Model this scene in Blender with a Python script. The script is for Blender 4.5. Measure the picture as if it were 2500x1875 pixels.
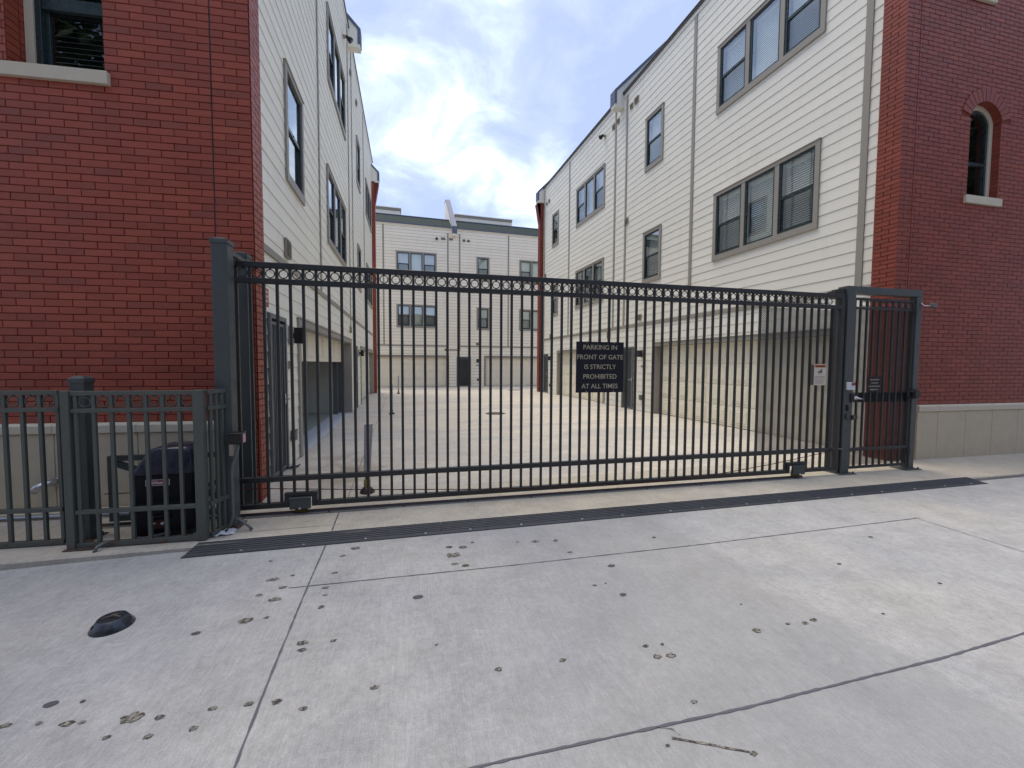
import bpy, bmesh, math, random
from mathutils import Matrix, Vector
random.seed(7)
PI = math.pi
sc = bpy.context.scene
for o in list(bpy.data.objects): bpy.data.objects.remove(o)

# ------------------------------------------------------------ camera
YAW, PITCH, ROLL, EYE = math.radians(15.8), math.radians(-2.8), math.radians(0.3), 1.5
_f = Vector((math.sin(YAW)*math.cos(PITCH), math.cos(YAW)*math.cos(PITCH), math.sin(PITCH)))
_r = Vector((math.cos(YAW), -math.sin(YAW), 0)); _u = _r.cross(_f)
_r2 = _r*math.cos(ROLL) + _u*math.sin(ROLL); _u2 = _r2.cross(_f)
cd = bpy.data.cameras.new('camera'); cam = bpy.data.objects.new('camera', cd)
sc.collection.objects.link(cam)
cam.matrix_world = Matrix(((_r2.x, _u2.x, -_f.x, 0), (_r2.y, _u2.y, -_f.y, 0), (_r2.z, _u2.z, -_f.z, EYE), (0, 0, 0, 1)))
cd.sensor_width = 36; cd.lens = 36*1000/2500.; cd.clip_start = .05; cd.clip_end = 2000
sc.camera = cam

# ------------------------------------------------------------ world: daylight sky under broken cloud
SUN_EL, SUN_AZ = math.radians(74), math.radians(-40)       # azimuth from +Y towards +X
world = bpy.data.worlds.new('World'); sc.world = world; world.use_nodes = True
nt = world.node_tree; nt.nodes.clear()
def wn(t, **k):
    n = nt.nodes.new(t)
    for a, b in k.items(): setattr(n, a, b)
    return n
wout = wn('ShaderNodeOutputWorld'); bg = wn('ShaderNodeBackground'); nt.links.new(bg.outputs[0], wout.inputs[0])
sky = wn('ShaderNodeTexSky', sky_type='NISHITA', sun_disc=False); sky.sun_elevation = SUN_EL; sky.sun_rotation = SUN_AZ
bg.inputs[1].default_value = 0.1
tc = wn('ShaderNodeTexCoord')
def wmath(op, a, b=None, c=None, clamp=False):
    n = wn('ShaderNodeMath', operation=op, use_clamp=clamp)
    for i, v in enumerate((a, b, c)):
        if v is None: continue
        if isinstance(v, (int, float)): n.inputs[i].default_value = v
        else: nt.links.new(v, n.inputs[i])
    return n.outputs[0]
sep = wn('ShaderNodeSeparateXYZ'); nt.links.new(tc.outputs['Generated'], sep.inputs[0])
zc = wmath('MAXIMUM', sep.outputs[2], 0.0)
den = wmath('ADD', zc, 0.32)
comb = wn('ShaderNodeCombineXYZ')
nt.links.new(wmath('DIVIDE', sep.outputs[0], den), comb.inputs[0]); nt.links.new(wmath('DIVIDE', sep.outputs[1], den), comb.inputs[1])
def wnoise(scale, detail, rough, dist=0.0, off=(0, 0, 0)):
    mp = wn('ShaderNodeMapping'); mp.inputs['Location'].default_value = off
    nt.links.new(comb.outputs[0], mp.inputs[0])
    n = wn('ShaderNodeTexNoise'); n.inputs['Scale'].default_value = scale; n.inputs['Detail'].default_value = detail
    n.inputs['Roughness'].default_value = rough; n.inputs['Distortion'].default_value = dist
    nt.links.new(mp.outputs[0], n.inputs['Vector']); return n.outputs['Fac']
def wramp(fac, pts):
    r = wn('ShaderNodeValToRGB'); nt.links.new(fac, r.inputs[0]); e = r.color_ramp.elements
    while len(e) < len(pts): e.new(.5)
    for i, (p, c) in enumerate(pts): e[i].position = p; e[i].color = (*c, 1)
    return r.outputs[0]
big = wnoise(1.5, 7, .55, .35, (3.1, 1.7, 0)); fine = wnoise(4.5, 8, .6, .5, (7.3, 2.2, 0))
def blob(px, py, inner, outer):
    d = (_f + _r2*((px-1250)/1000.) - _u2*((py-937.5)/1000.)).normalized()
    vm = wn('ShaderNodeVectorMath', operation='DOT_PRODUCT'); nt.links.new(tc.outputs['Generated'], vm.inputs[0]); vm.inputs[1].default_value = d
    mr = wn('ShaderNodeMapRange', interpolation_type='SMOOTHSTEP'); nt.links.new(vm.outputs['Value'], mr.inputs[0])
    mr.inputs[1].default_value = math.cos(math.radians(outer)); mr.inputs[2].default_value = math.cos(math.radians(inner))
    return mr.outputs[0]
bl = blob(985, 300, 2, 9)
for a in ((1065, 345, 1, 8), (1180, 430, 0, 6), (1255, 470, 0, 6), (1330, 540, 0, 7), (930, 250, 0, 5), (1140, 150, 0, 9), (1350, 420, 0, 5)):
    k = blob(*a)
    if a[1] in (150,): k = wmath('MULTIPLY', k, .35)
    bl = wmath('MAXIMUM', bl, k)
mixn = wmath('ADD', wmath('MULTIPLY', big, .45), wmath('MULTIPLY', fine, .55))
cover = wmath('ADD', wmath('ADD', wmath('MULTIPLY', mixn, 1.8), -.415), wmath('MULTIPLY', bl, .26))
hor = wmath('MULTIPLY', wmath('POWER', wmath('SUBTRACT', 1.0, zc, clamp=True), 5), .03)
cover = wmath('ADD', cover, hor)
cloud = wramp(cover, [(.40, (.345, .415, .60)), (.56, (.42, .495, .69)), (.68, (.56, .645, .86)), (.80, (.84, .89, .97)), (.95, (1.25, 1.27, 1.25))])
scl = wn('ShaderNodeVectorMath', operation='SCALE'); nt.links.new(cloud, scl.inputs[0]); scl.inputs['Scale'].default_value = 5.85
mix = wn('ShaderNodeMix', data_type='RGBA'); mix.inputs[0].default_value = .88
nt.links.new(sky.outputs[0], mix.inputs[6]); nt.links.new(scl.outputs[0], mix.inputs[7]); nt.links.new(mix.outputs[2], bg.inputs[0])

sl = bpy.data.lights.new('sun', 'SUN'); sl.energy = 1.2; sl.angle = math.radians(36); sl.color = (1, .88, .69)
so = bpy.data.objects.new('sun', sl); sc.collection.objects.link(so)
sd = Vector((math.sin(SUN_AZ)*math.cos(SUN_EL), math.cos(SUN_AZ)*math.cos(SUN_EL), math.sin(SUN_EL)))
so.rotation_euler = sd.to_track_quat('Z', 'Y').to_euler()
vs = sc.view_settings; vs.view_transform = 'Standard'; vs.look = 'None'; vs.exposure = 1.47; vs.gamma = 1; vs.use_curve_mapping = False
cy = sc.cycles
cy.max_bounces = 8; cy.diffuse_bounces = 4; cy.glossy_bounces = 4; cy.transparent_max_bounces = 12; cy.transmission_bounces = 4
cy.caustics_reflective = False; cy.caustics_refractive = False

# ------------------------------------------------------------ materials
class Mat:
    def __init__(s, name, col, rough=.6, spec=.5, metal=0.0):
        s.m = bpy.data.materials.new(name); s.m.use_nodes = True; s.t = s.m.node_tree
        s.b = s.t.nodes['Principled BSDF']; s.b.inputs['Base Color'].default_value = (*col, 1)
        s.b.inputs['Roughness'].default_value = rough; s.b.inputs['Specular IOR Level'].default_value = spec; s.b.inputs['Metallic'].default_value = metal
        s.col = None; s.base = col; s.h = None; s.tcn = None
    def n(s, t, **k):
        q = s.t.nodes.new(t)
        for a, b in k.items(): setattr(q, a, b)
        return q
    def l(s, a, b): s.t.links.new(a, b)
    def vec(s, scale=(1, 1, 1), kind='Object', rot=(0, 0, 0), loc=(0, 0, 0)):
        if kind == 'World':
            g = s.n('ShaderNodeNewGeometry').outputs['Position']
        else: g = s.n('ShaderNodeTexCoord').outputs[kind]
        m = s.n('ShaderNodeMapping'); m.inputs['Scale'].default_value = scale; m.inputs['Rotation'].default_value = rot; m.inputs['Location'].default_value = loc
        s.l(g, m.inputs[0]); return m.outputs[0]
    def noise(s, scale=5, detail=4, rough=.55, vec=None, dist=0):
        q = s.n('ShaderNodeTexNoise'); q.inputs['Scale'].default_value = scale; q.inputs['Detail'].default_value = detail
        q.inputs['Roughness'].default_value = rough; q.inputs['Distortion'].default_value = dist
        if vec is not None: s.l(vec, q.inputs['Vector'])
        return q.outputs['Fac']
    def mr(s, v, a, b, c=0, d=1):
        q = s.n('ShaderNodeMapRange'); s.l(v, q.inputs[0])
        for i, k in enumerate((a, b, c, d)): q.inputs[i+1].default_value = k
        return q.outputs[0]
    def math(s, op, a, b):
        q = s.n('ShaderNodeMath', operation=op)
        for i, v in enumerate((a, b)):
            if isinstance(v, (int, float)): q.inputs[i].default_value = v
            else: s.l(v, q.inputs[i])
        return q.outputs[0]
    def tint(s, fac, col, blend='MIX'):
        """mix the running base colour towards col by fac"""
        q = s.n('ShaderNodeMix', data_type='RGBA', blend_type=blend)
        if isinstance(fac, (int, float)): q.inputs[0].default_value = fac
        else: s.l(fac, q.inputs[0])
        if s.col is None: q.inputs[6].default_value = (*s.base, 1)
        else: s.l(s.col, q.inputs[6])
        if isinstance(col, tuple): q.inputs[7].default_value = (*col, 1)
        else: s.l(col, q.inputs[7])
        s.col = q.outputs[2]; s.l(s.col, s.b.inputs['Base Color']); return s
    def value(s, v, lo, hi):
        """multiply colour by a factor lo..hi driven by v in 0..1"""
        f = s.mr(v, 0, 1, lo, hi)
        q = s.n('ShaderNodeVectorMath', operation='SCALE')
        if s.col is None: q.inputs[0].default_value = s.base
        else: s.l(s.col, q.inputs[0])
        s.l(f, q.inputs['Scale']); s.col = q.outputs[0]; s.l(s.col, s.b.inputs['Base Color']); return s
    def rand(s):
        a = s.n('ShaderNodeObjectInfo').outputs['Random']; b = s.n('ShaderNodeNewGeometry').outputs['Random Per Island']
        q = s.math('ADD', a, b); return s.math('FRACT', q, 0)
    def bump(s, h, strength=.2, dist=.01):
        q = s.n('ShaderNodeBump'); q.inputs['Strength'].default_value = strength; q.inputs['Distance'].default_value = dist
        s.l(h, q.inputs['Height'])
        if s.h is not None: s.l(s.h, q.inputs['Normal'])
        s.h = q.outputs[0]; s.l(s.h, s.b.inputs['Normal']); return s

def brick_mat(name, col, dark):
    m = Mat(name, col, .5, .45); r = m.rand()
    m.value(r, .86, 1.10)
    sel = m.mr(m.math('FRACT', m.math('MULTIPLY', r, 7.31), 0), .86, .9); m.tint(m.math('MULTIPLY', sel, .55), dark)
    sel2 = m.mr(m.math('FRACT', m.math('MULTIPLY', r, 13.7), 0), .88, .92); m.tint(m.math('MULTIPLY', sel2, .3), (col[0]*1.3, col[1]*1.5, col[2]*1.35))
    w = m.vec(kind='World'); m.value(m.noise(2.2, 3, .5, w), .86, 1.12)
    m.value(m.noise(90, 3, .6, w), .9, 1.08)
    m.bump(m.noise(140, 4, .65, w), .35, .003); m.bump(m.noise(18, 3, .5, w), .25, .004)
    m.l(m.mr(m.noise(30, 3, .5, w), .3, .7, .42, .62), m.b.inputs['Roughness'])
    return m.m
M = {}
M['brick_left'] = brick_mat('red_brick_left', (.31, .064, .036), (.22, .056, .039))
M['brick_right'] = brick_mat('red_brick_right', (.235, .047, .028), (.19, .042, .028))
def flat(name, col, rough=.6, spec=.5, metal=0, var=.06, bump=.15, scale=60):
    m = Mat(name, col, rough, spec, metal); w = m.vec(kind='World')
    m.value(m.noise(6, 4, .6, w), 1-var, 1+var); m.bump(m.noise(scale, 3, .6, w), bump, .002)
    m.l(m.mr(m.noise(14, 3, .5, w), .3, .7, max(.02, rough-.08), min(1, rough+.1)), m.b.inputs['Roughness']); return m.m
M['mortar'] = flat('painted_mortar', (.165, .036, .024), .8, .3, var=.15, bump=.6, scale=220)
def siding_mat(name, col):
    m = Mat(name, col, .55, .35); w = m.vec(kind='World')
    m.value(m.rand(), .965, 1.02)
    m.value(m.noise(1.3, 4, .6, w), .95, 1.03)
    m.tint(m.mr(m.noise(1.0, 5, .65, m.vec((3, 3, .8), 'World')), .54, .78, 0, .30), (col[0]*.72, col[1]*.68, col[2]*.6))
    m.bump(m.noise(9, 4, .6, m.vec((1.2, 1.2, 14), 'World')), .22, .003); return m.m
M['siding'] = siding_mat('cream_fibre_cement', (.80, .785, .71))
M['siding_left'] = siding_mat('cream_fibre_cement_left', (.86, .835, .72))
M['siding_back'] = siding_mat('pale_fibre_cement', (.92, .845, .71))
M['backer'] = flat('painted_lap_shadow', (.10, .072, .062), .9, .1)  # wall backing; its brown stands in for the lap shadow between boards
M['trim'] = flat('taupe_trim_paint', (.30, .28, .245), .5, .4, var=.05, bump=.1)
M['fascia'] = flat('brown_fascia_paint', (.10, .085, .08), .45, .5)
M['stone'] = flat('cast_stone', (.53, .465, .345), .75, .3, var=.14, bump=.5, scale=160)
M['cap_stone'] = flat('cast_stone_cap', (.56, .51, .40), .72, .3, var=.08, bump=.4, scale=160)
M['sash'] = flat('dark_green_sash_paint', (.020, .036, .037), .3, .5, var=.05, bump=.04)
M['blind'] = flat('white_blind_slat', (.80, .82, .76), .5, .4)
M['blind_dark'] = flat('grey_green_blind_slat', (.26, .31, .30), .5, .4)
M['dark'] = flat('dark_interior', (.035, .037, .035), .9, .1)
M['door_cream'] = flat('cream_garage_door', (.79, .755, .63), .5, .4, var=.04, bump=.12, scale=30)
M['door_back'] = flat('beige_garage_door', (.84, .77, .63), .5, .4, var=.04)
M['garage_wall'] = flat('garage_wall_paint', (.60, .61, .56), .7, .3)
M['garage_floor'] = flat('grey_floor_paint', (.30, .335, .31), .4, .5, var=.12)
M['metal_cap'] = flat('blue_grey_metal_cap', (.11, .13, .19), .5, .4, 0, var=.04, bump=.02)
def metal_mat(name, col, rough, rust=False):
    m = Mat(name, col, rough, .5, 0); w = m.vec(kind='World')
    m.value(m.noise(5, 4, .6, w), .85, 1.15)
    m.tint(m.mr(m.noise(3, 6, .7, m.vec((9, 9, 1.2), 'World')), .55, .8, 0, .35), (col[0]*1.6+.01, col[1]*1.55+.01, col[2]*1.45+.01))
    m.bump(m.noise(160, 2, .5, w), .08, .001)
    m.l(m.mr(m.noise(11, 4, .6, w), .3, .7, rough-.1, rough+.14), m.b.inputs['Roughness'])
    if rust:
        sp = m.n('ShaderNodeSeparateXYZ'); m.l(m.n('ShaderNodeNewGeometry').outputs['Position'], sp.inputs[0])
        low = m.mr(sp.outputs[2], .11, .0, 0, 1)
        k = m.math('MULTIPLY', low, m.mr(m.noise(17, 5, .7, w), .5, .62)); m.tint(k, (.10, .035, .018))
    return m.m
M['gate'] = metal_mat('charcoal_gate_paint', (.023, .026, .028), .42)
M['door_metal'] = metal_mat('barred_door_paint', (.11, .125, .13), .45)
M['post'] = metal_mat('charcoal_post_paint', (.060, .072, .071), .45)
M['fence'] = metal_mat('grey_green_fence_paint', (.080, .092, .080), .5, True)
M['track'] = flat('steel_track', (.05, .03, .028), .5, .5, .3, var=.3)
M['track_flat'] = flat('galvanised_track_flange', (.17, .19, .18), .5, .5, .2, var=.2)
M['chain'] = flat('rusty_chain', (.06, .02, .016), .6, .4, .3, var=.3)
M['wheel'] = flat('olive_wheel', (.13, .115, .02), .55, .4)
M['steel'] = flat('bright_steel', (.55, .56, .57), .28, .5, .9, var=.1, bump=.03)
M['rubber'] = flat('blue_grey_rubber', (.032, .036, .046), .6, .45, var=.22, bump=.4, scale=300)
M['plastic'] = flat('navy_black_plastic', (.004, .005, .009), .45, .25, var=.1, bump=.02, scale=500)
M['black'] = flat('black_paint', (.008, .008, .010), .35, .5)
M['sign_navy'] = flat('navy_sign_face', (.008, .009, .018), .5, .3, var=.05, bump=.02)
M['sign_gold'] = flat('pale_gold_lettering', (.40, .36, .25), .5, .4, var=.03, bump=0)
M['white_sign'] = flat('white_sign_face', (.60, .54, .47), .4, .4, var=.03, bump=0)
M['orange'] = flat('orange_sign_header', (.55, .16, .03), .4, .4, var=.03, bump=0)
M['ink'] = flat('black_ink', (.03, .03, .03), .5, .3, bump=0)
M['grey_print'] = flat('grey_fine_print', (.26, .23, .20), .5, .3, bump=0)
M['backing'] = flat('brown_back_plate', (.09, .075, .06), .5, .4)
M['red'] = flat('red_sign_face', (.26, .03, .035), .4, .4, var=.04, bump=0)
M['pink_print'] = flat('faded_pink_print', (.72, .42, .40), .5, .3, bump=0)
M['white_plastic'] = flat('white_plastic', (.62, .66, .70), .4, .5, var=.03)
M['conduit'] = flat('grey_conduit', (.12, .125, .125), .45, .5, .1, var=.08)
M['pipe'] = flat('pale_pipe', (.36, .40, .46), .4, .5, .2, var=.12)
M['lamp_black'] = flat('lamp_black', (.012, .010, .012), .4, .5)
M['vent'] = flat('tan_vent_plastic', (.30, .265, .22), .55, .4)
M['vent_inner'] = flat('dull_tan_louvre', (.20, .175, .15), .6, .4)
M['bollard'] = flat('white_bollard_plastic', (.42, .42, .41), .4, .4, var=.1)
M['yellow'] = flat('yellow_socket', (.24, .20, .05), .5, .4, var=.35)
M['paper'] = flat('crumpled_pale_plastic', (.55, .57, .60), .4, .5)
M['iron'] = flat('dark_iron_cover', (.06, .055, .052), .6, .4, .3, var=.2)
M['rust'] = flat('rusted_plate', (.085, .055, .042), .7, .3, .2, var=.4, bump=.5)

def glass(name='window_glass', tint=(.90, .94, .92, 1), mult=.27):
    m = bpy.data.materials.new(name); m.use_nodes = True; t = m.node_tree; t.nodes.clear()
    o = t.nodes.new('ShaderNodeOutputMaterial'); mx = t.nodes.new('ShaderNodeMixShader'); tr = t.nodes.new('ShaderNodeBsdfTransparent')
    gl = t.nodes.new('ShaderNodeBsdfGlossy'); fr = t.nodes.new('ShaderNodeLayerWeight'); fr.inputs[0].default_value = .5; pw = t.nodes.new('ShaderNodeMath'); pw.operation = 'POWER'; pw.inputs[1].default_value = 4; t.links.new(fr.outputs['Facing'], pw.inputs[0])
    tr.inputs[0].default_value = tint; gl.inputs['Roughness'].default_value = .012; gl.inputs[0].default_value = (.86, .93, .97, 1)
    mr = t.nodes.new('ShaderNodeMapRange'); mr.inputs[1].default_value = 0; mr.inputs[2].default_value = 1; mr.inputs[3].default_value = mult; mr.inputs[4].default_value = 1.0; mr.clamp = True
    t.links.new(pw.outputs[0], mr.inputs[0]); t.links.new(mr.outputs[0], mx.inputs[0])
    nz = t.nodes.new('ShaderNodeTexNoise'); nz.inputs['Scale'].default_value = 1.6; nz.inputs['Detail'].default_value = 1
    g = t.nodes.new('ShaderNodeNewGeometry'); t.links.new(g.outputs['Position'], nz.inputs['Vector'])
    bp = t.nodes.new('ShaderNodeBump'); bp.inputs['Strength'].default_value = .04; bp.inputs['Distance'].default_value = .02
    t.links.new(nz.outputs['Fac'], bp.inputs['Height']); t.links.new(bp.outputs[0], gl.inputs['Normal'])
    t.links.new(tr.outputs[0], mx.inputs[1]); t.links.new(gl.outputs[0], mx.inputs[2]); t.links.new(mx.outputs[0], o.inputs[0]); return m
M['glass'] = glass(); M['glass_screen'] = glass('screened_glass', (.50, .53, .54, 1), .17); M['street_glass'] = glass('street_window_glass', (.9, .92, .92, 1), .07)

def shingle():
    m = Mat('green_shingle', (.02, .045, .04), .8, .2); v = m.vec((1, 1, 1), 'World', (0, 0, 0))
    bt = m.n('ShaderNodeTexBrick'); m.l(v, bt.inputs['Vector']); bt.inputs['Scale'].default_value = 1
    bt.inputs['Brick Width'].default_value = .3; bt.inputs['Row Height'].default_value = .13; bt.inputs['Mortar Size'].default_value = .018
    bt.inputs['Color1'].default_value = (.012, .034, .034, 1); bt.inputs['Color2'].default_value = (.006, .018, .020, 1); bt.inputs['Mortar'].default_value = (.005, .012, .012, 1)
    m.tint(.9, bt.outputs['Color']); return m.m
M['shingle'] = shingle()

def concrete(name, col, warm, cool, broom=None, seed=0, speck=.5):
    m = Mat(name, col, .78, .3); w = m.vec(kind='World', loc=(seed, seed*.7, 0))
    m.tint(m.mr(m.noise(.55, 5, .6, w, .3), .42, .64, 0, .75), warm)
    m.tint(m.mr(m.noise(.9, 6, .65, m.vec((1, 1, 1), 'World', loc=(seed+9, 4, 0)), .5), .5, .68, 0, .6), cool)
    m.value(m.noise(3.2, 8, .72, w, .2), .62, 1.38)
    m.value(m.noise(24, 6, .7, w), .74, 1.26)
    m.value(m.noise(170, 3, .7, w), .60, 1.40); m.value(m.noise(60, 4, .75, m.vec((1, .35, 1), 'World')), .80, 1.20)
    # dark specks
    sp = m.mr(m.noise(55, 2, .5, w), .74, .80, 0, speck); m.tint(sp, (col[0]*.45, col[1]*.43, col[2]*.42))
    # pale scuffs
    m.tint(m.mr(m.noise(7, 7, .75, m.vec((1, 1.8, 1), 'World', loc=(seed+2, 1, 0)), .8), .56, .70, 0, .5), (col[0]*1.35, col[1]*1.35, col[2]*1.34))
    if broom:
        bv = m.vec((1, 1, 1), 'World', (0, 0, broom)); mp = m.n('ShaderNodeMapping'); mp.inputs['Scale'].default_value = (130, 5, 1); m.l(bv, mp.inputs[0])
        br = m.noise(1, 3, .6, mp.outputs[0]); m.value(br, .78, 1.20); m.bump(br, .30, .003)
    m.bump(m.noise(220, 4, .7, w), .35, .002); m.bump(m.noise(9, 5, .6, w), .25, .006); return m
st = concrete('street_concrete', (.335, .340, .350), (.372, .370, .356), (.272, .282, .302), broom=.04, seed=3)
# a darker lane panel with a soft edge, as poured
sp = st.n('ShaderNodeSeparateXYZ'); st.l(st.vec(kind='World'), sp.inputs[0])
jit = st.math('MULTIPLY', st.noise(3, 4, .6, st.vec(kind='World')), .5)
e1 = st.mr(st.math('ADD', st.math('ADD', sp.outputs[0], st.math('MULTIPLY', sp.outputs[1], .05)), jit), 2.85, 2.95, 1, 0)
e2 = st.mr(st.math('ADD', sp.outputs[0], jit), .3, 1.6, 0, 1)
st.tint(st.math('MULTIPLY', st.math('MULTIPLY', e1, e2), .42), (.245, .25, .257))
M['street'] = st.m
M['apron'] = concrete('apron_concrete', (.40, .375, .325), (.43, .39, .32), (.32, .305, .29), broom=.05, seed=11).m
yd = concrete('yard_concrete', (.46, .43, .385), (.485, .44, .375), (.44, .43, .42), seed=21, speck=.35)
yd.tint(yd.mr(yd.noise(.5, 6, .62, yd.vec((.45, 1.6, 1), 'World', loc=(4, 3, 0)), .7), .46, .62, 0, .62), (.33, .33, .34))
sp = yd.n('ShaderNodeSeparateXYZ'); yd.l(yd.vec(kind='World'), sp.inputs[0])
dx = yd.math('ADD', sp.outputs[0], .75); dy = yd.math('SUBTRACT', sp.outputs[1], 6.1)
rr = yd.math('ADD', yd.math('MULTIPLY', dx, dx), yd.math('MULTIPLY', yd.math('MULTIPLY', dy, dy), .35))
yd.tint(yd.math('MULTIPLY', yd.mr(rr, .7, 0, 0, 1), yd.mr(yd.noise(2.2, 5, .6, yd.vec(kind='World'), .4), .4, .6, 0, .75)), (.22, .165, .125))
M['yard'] = yd.m
M['threshold'] = flat('pale_grey_threshold_paint', (.50, .53, .57), .5, .4, var=.08, bump=.3)
M['joint'] = flat('dark_joint_sealant', (.11, .11, .13), .7, .3, var=.3, bump=.5)
M['seam'] = flat('dirty_seam', (.16, .14, .125), .8, .2, var=.4)
def spall():
    m = Mat('chipped_aggregate', (.225, .21, .188), .9, .2); w = m.vec(kind='World')
    v = m.n('ShaderNodeTexVoronoi'); v.inputs['Scale'].default_value = 75; m.l(w, v.inputs['Vector'])
    m.tint(m.mr(v.outputs['Color'], .45, .9, 0, .8), (.36, .33, .28)); m.tint(m.mr(m.noise(48, 4, .7, w), .45, .55, 0, .82), (.035, .032, .03))
    m.bump(v.outputs['Distance'], .9, .01); return m.m
M['spall'] = spall()
M['gum'] = flat('old_tar_spot', (.075, .075, .085), .7, .3, var=.3)

# ------------------------------------------------------------ mesh and object helpers
COL = sc.collection
WM = {}
class MB:
    def __init__(s): s.bm = bmesh.new()
    def box(s, x0, x1, y0, y1, z0, z1):
        x0, x1 = sorted((x0, x1)); y0, y1 = sorted((y0, y1)); z0, z1 = sorted((z0, z1))
        v = [s.bm.verts.new(p) for p in ((x0, y0, z0), (x1, y0, z0), (x1, y1, z0), (x0, y1, z0), (x0, y0, z1), (x1, y0, z1), (x1, y1, z1), (x0, y1, z1))]
        for f in ((3, 2, 1, 0), (4, 5, 6, 7), (0, 1, 5, 4), (1, 2, 6, 5), (2, 3, 7, 6), (3, 0, 4, 7)): s.bm.faces.new([v[i] for i in f])
        return s
    def face(s, pts): s.bm.faces.new([s.bm.verts.new(p) for p in pts]); return s
    def prism(s, pts, off):
        """closed polygon pts (3D) extruded by vector off"""
        a = [s.bm.verts.new(p) for p in pts]; b = [s.bm.verts.new(Vector(p)+Vector(off)) for p in pts]; n = len(a)
        fs = [s.bm.faces.new(a), s.bm.faces.new(b[::-1])]
        for i in range(n): fs.append(s.bm.faces.new((a[i], b[i], b[(i+1) % n], a[(i+1) % n])))
        bmesh.ops.recalc_face_normals(s.bm, faces=fs); return s
    def tube(s, pts, r, n=8, cap=True):
        pts = [Vector(p) for p in pts]; rings = []
        for i, p in enumerate(pts):
            d = (pts[min(i+1, len(pts)-1)]-pts[max(i-1, 0)]).normalized()
            a = Vector((0, 0, 1)) if abs(d.z) < .9 else Vector((1, 0, 0)); e = d.cross(a).normalized(); g = e.cross(d)
            rr = r[i] if isinstance(r, (list, tuple)) else r
            rings.append([s.bm.verts.new(p+e*math.cos(t)*rr+g*math.sin(t)*rr) for t in [2*PI*k/n for k in range(n)]])
        fs = []
        for a, b in zip(rings, rings[1:]):
            for k in range(n): fs.append(s.bm.faces.new((a[k], a[(k+1) % n], b[(k+1) % n], b[k])))
        if cap: fs += [s.bm.faces.new(rings[0][::-1]), s.bm.faces.new(rings[-1])]
        bmesh.ops.recalc_face_normals(s.bm, faces=fs); return s
    def torus(s, c, R, r, axis='y', n=20, m=6):
        rings = []
        for i in range(n):
            t = 2*PI*i/n; row = []
            for j in range(m):
                u = 2*PI*j/m; q = R+r*math.cos(u); h = r*math.sin(u)
                p = (q*math.cos(t), h, q*math.sin(t)); row.append(s.bm.verts.new((c[0]+p[0], c[1]+p[1], c[2]+p[2])))
            rings.append(row)
        fs = []
        for i in range(n):
            a, b = rings[i], rings[(i+1) % n]
            for j in range(m): fs.append(s.bm.faces.new((a[j], a[(j+1) % m], b[(j+1) % m], b[j])))
        bmesh.ops.recalc_face_normals(s.bm, faces=fs); return s
    def lathe(s, prof, n=32, c=(0, 0, 0)):
        rings = [[s.bm.verts.new((c[0]+r*math.cos(2*PI*k/n), c[1]+r*math.sin(2*PI*k/n), c[2]+z)) for k in range(n)] for r, z in prof]
        fs = []
        for a, b in zip(rings, rings[1:]):
            for k in range(n): fs.append(s.bm.faces.new((a[k], a[(k+1) % n], b[(k+1) % n], b[k])))
        fs.append(s.bm.faces.new(rings[-1])); fs.append(s.bm.faces.new(rings[0][::-1]))
        bmesh.ops.recalc_face_normals(s.bm, faces=fs); return s
    def mesh(s, name, mat, bevel=0, smooth=False, seg=1):
        if bevel: bmesh.ops.bevel(s.bm, geom=list(s.bm.edges), offset=bevel, segments=seg, affect='EDGES', profile=.6, clamp_overlap=True)
        me = bpy.data.meshes.new(name); s.bm.to_mesh(me); s.bm.free()
        for q in (mat if isinstance(mat, list) else [mat]): me.materials.append(M[q] if isinstance(q, str) else q)
        if smooth:
            for p in me.polygons: p.use_smooth = True
        return me
def link(o, parent=None, mw=None):
    COL.objects.link(o); mw = mw or Matrix()
    if parent is not None:
        o.parent = parent; o.matrix_basis = WM[parent.name].inverted() @ mw
    else: o.matrix_basis = mw
    WM[o.name] = mw.copy(); return o
def ob(name, me, parent=None, mw=None, label=None, cat=None, group=None, kind=None):
    o = bpy.data.objects.new(name, me); link(o, parent, mw)
    if label: o['label'] = label
    if cat: o['category'] = cat
    if group: o['group'] = group
    if kind: o['kind'] = kind
    return o
def thing(name, loc, label, cat, group=None, mw=None): return ob(name, None, None, mw or Matrix.Translation(loc), label, cat, group)
def tree_copy(src, delta, label=None, parent=None, world=True):
    """copy a thing with its parts; delta is a world matrix applied on the left"""
    o = src.copy(); mw = delta @ WM[src.name]; link(o, parent, mw)
    if label: o['label'] = label
    for ch in list(src.children): tree_copy(ch, delta, None, o)
    return o
T = Matrix.Translation
class Frame:
    """x along a wall, z up; out(d) is the y that lies d outside the wall face"""
    def __init__(s, origin, direction, sign):
        s.o = Vector((origin[0], origin[1], 0)); d = Vector((direction[0], direction[1], 0)).normalized(); s.d = d; s.sg = sign
        s.m = Matrix(((d.x, -d.y, 0, s.o.x), (d.y, d.x, 0, s.o.y), (0, 0, 1, 0), (0, 0, 0, 1)))
    def out(s, d): return d*s.sg
    def at(s, x, d, z): return s.m @ T((x, d*s.sg, z))
    def box(s, mb, x0, x1, d0, d1, z0, z1): return mb.box(x0, x1, d0*s.sg, d1*s.sg, z0, z1)
    def pt(s, x, d, z): return (x, d*s.sg, z)
FR = Frame((7.63, 0), (0, 1), 1)                 # right siding wall, x = world Y
_ld = Vector((.44, 16.0, 0)).normalized()
FL = Frame((-1.56-_ld.x/_ld.y*5, 0), (_ld.x, _ld.y), -1)     # left siding wall, x ~ world Y
FB = Frame((0, 27), (1, 0), -1)                  # back wall, x = world X
FLB = Frame((-3.63, 5.14), (2.226, -.26), -1)    # left brick front
FRB = Frame((7.45, 4.57), (3.0, -.15), -1)       # right brick front
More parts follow.
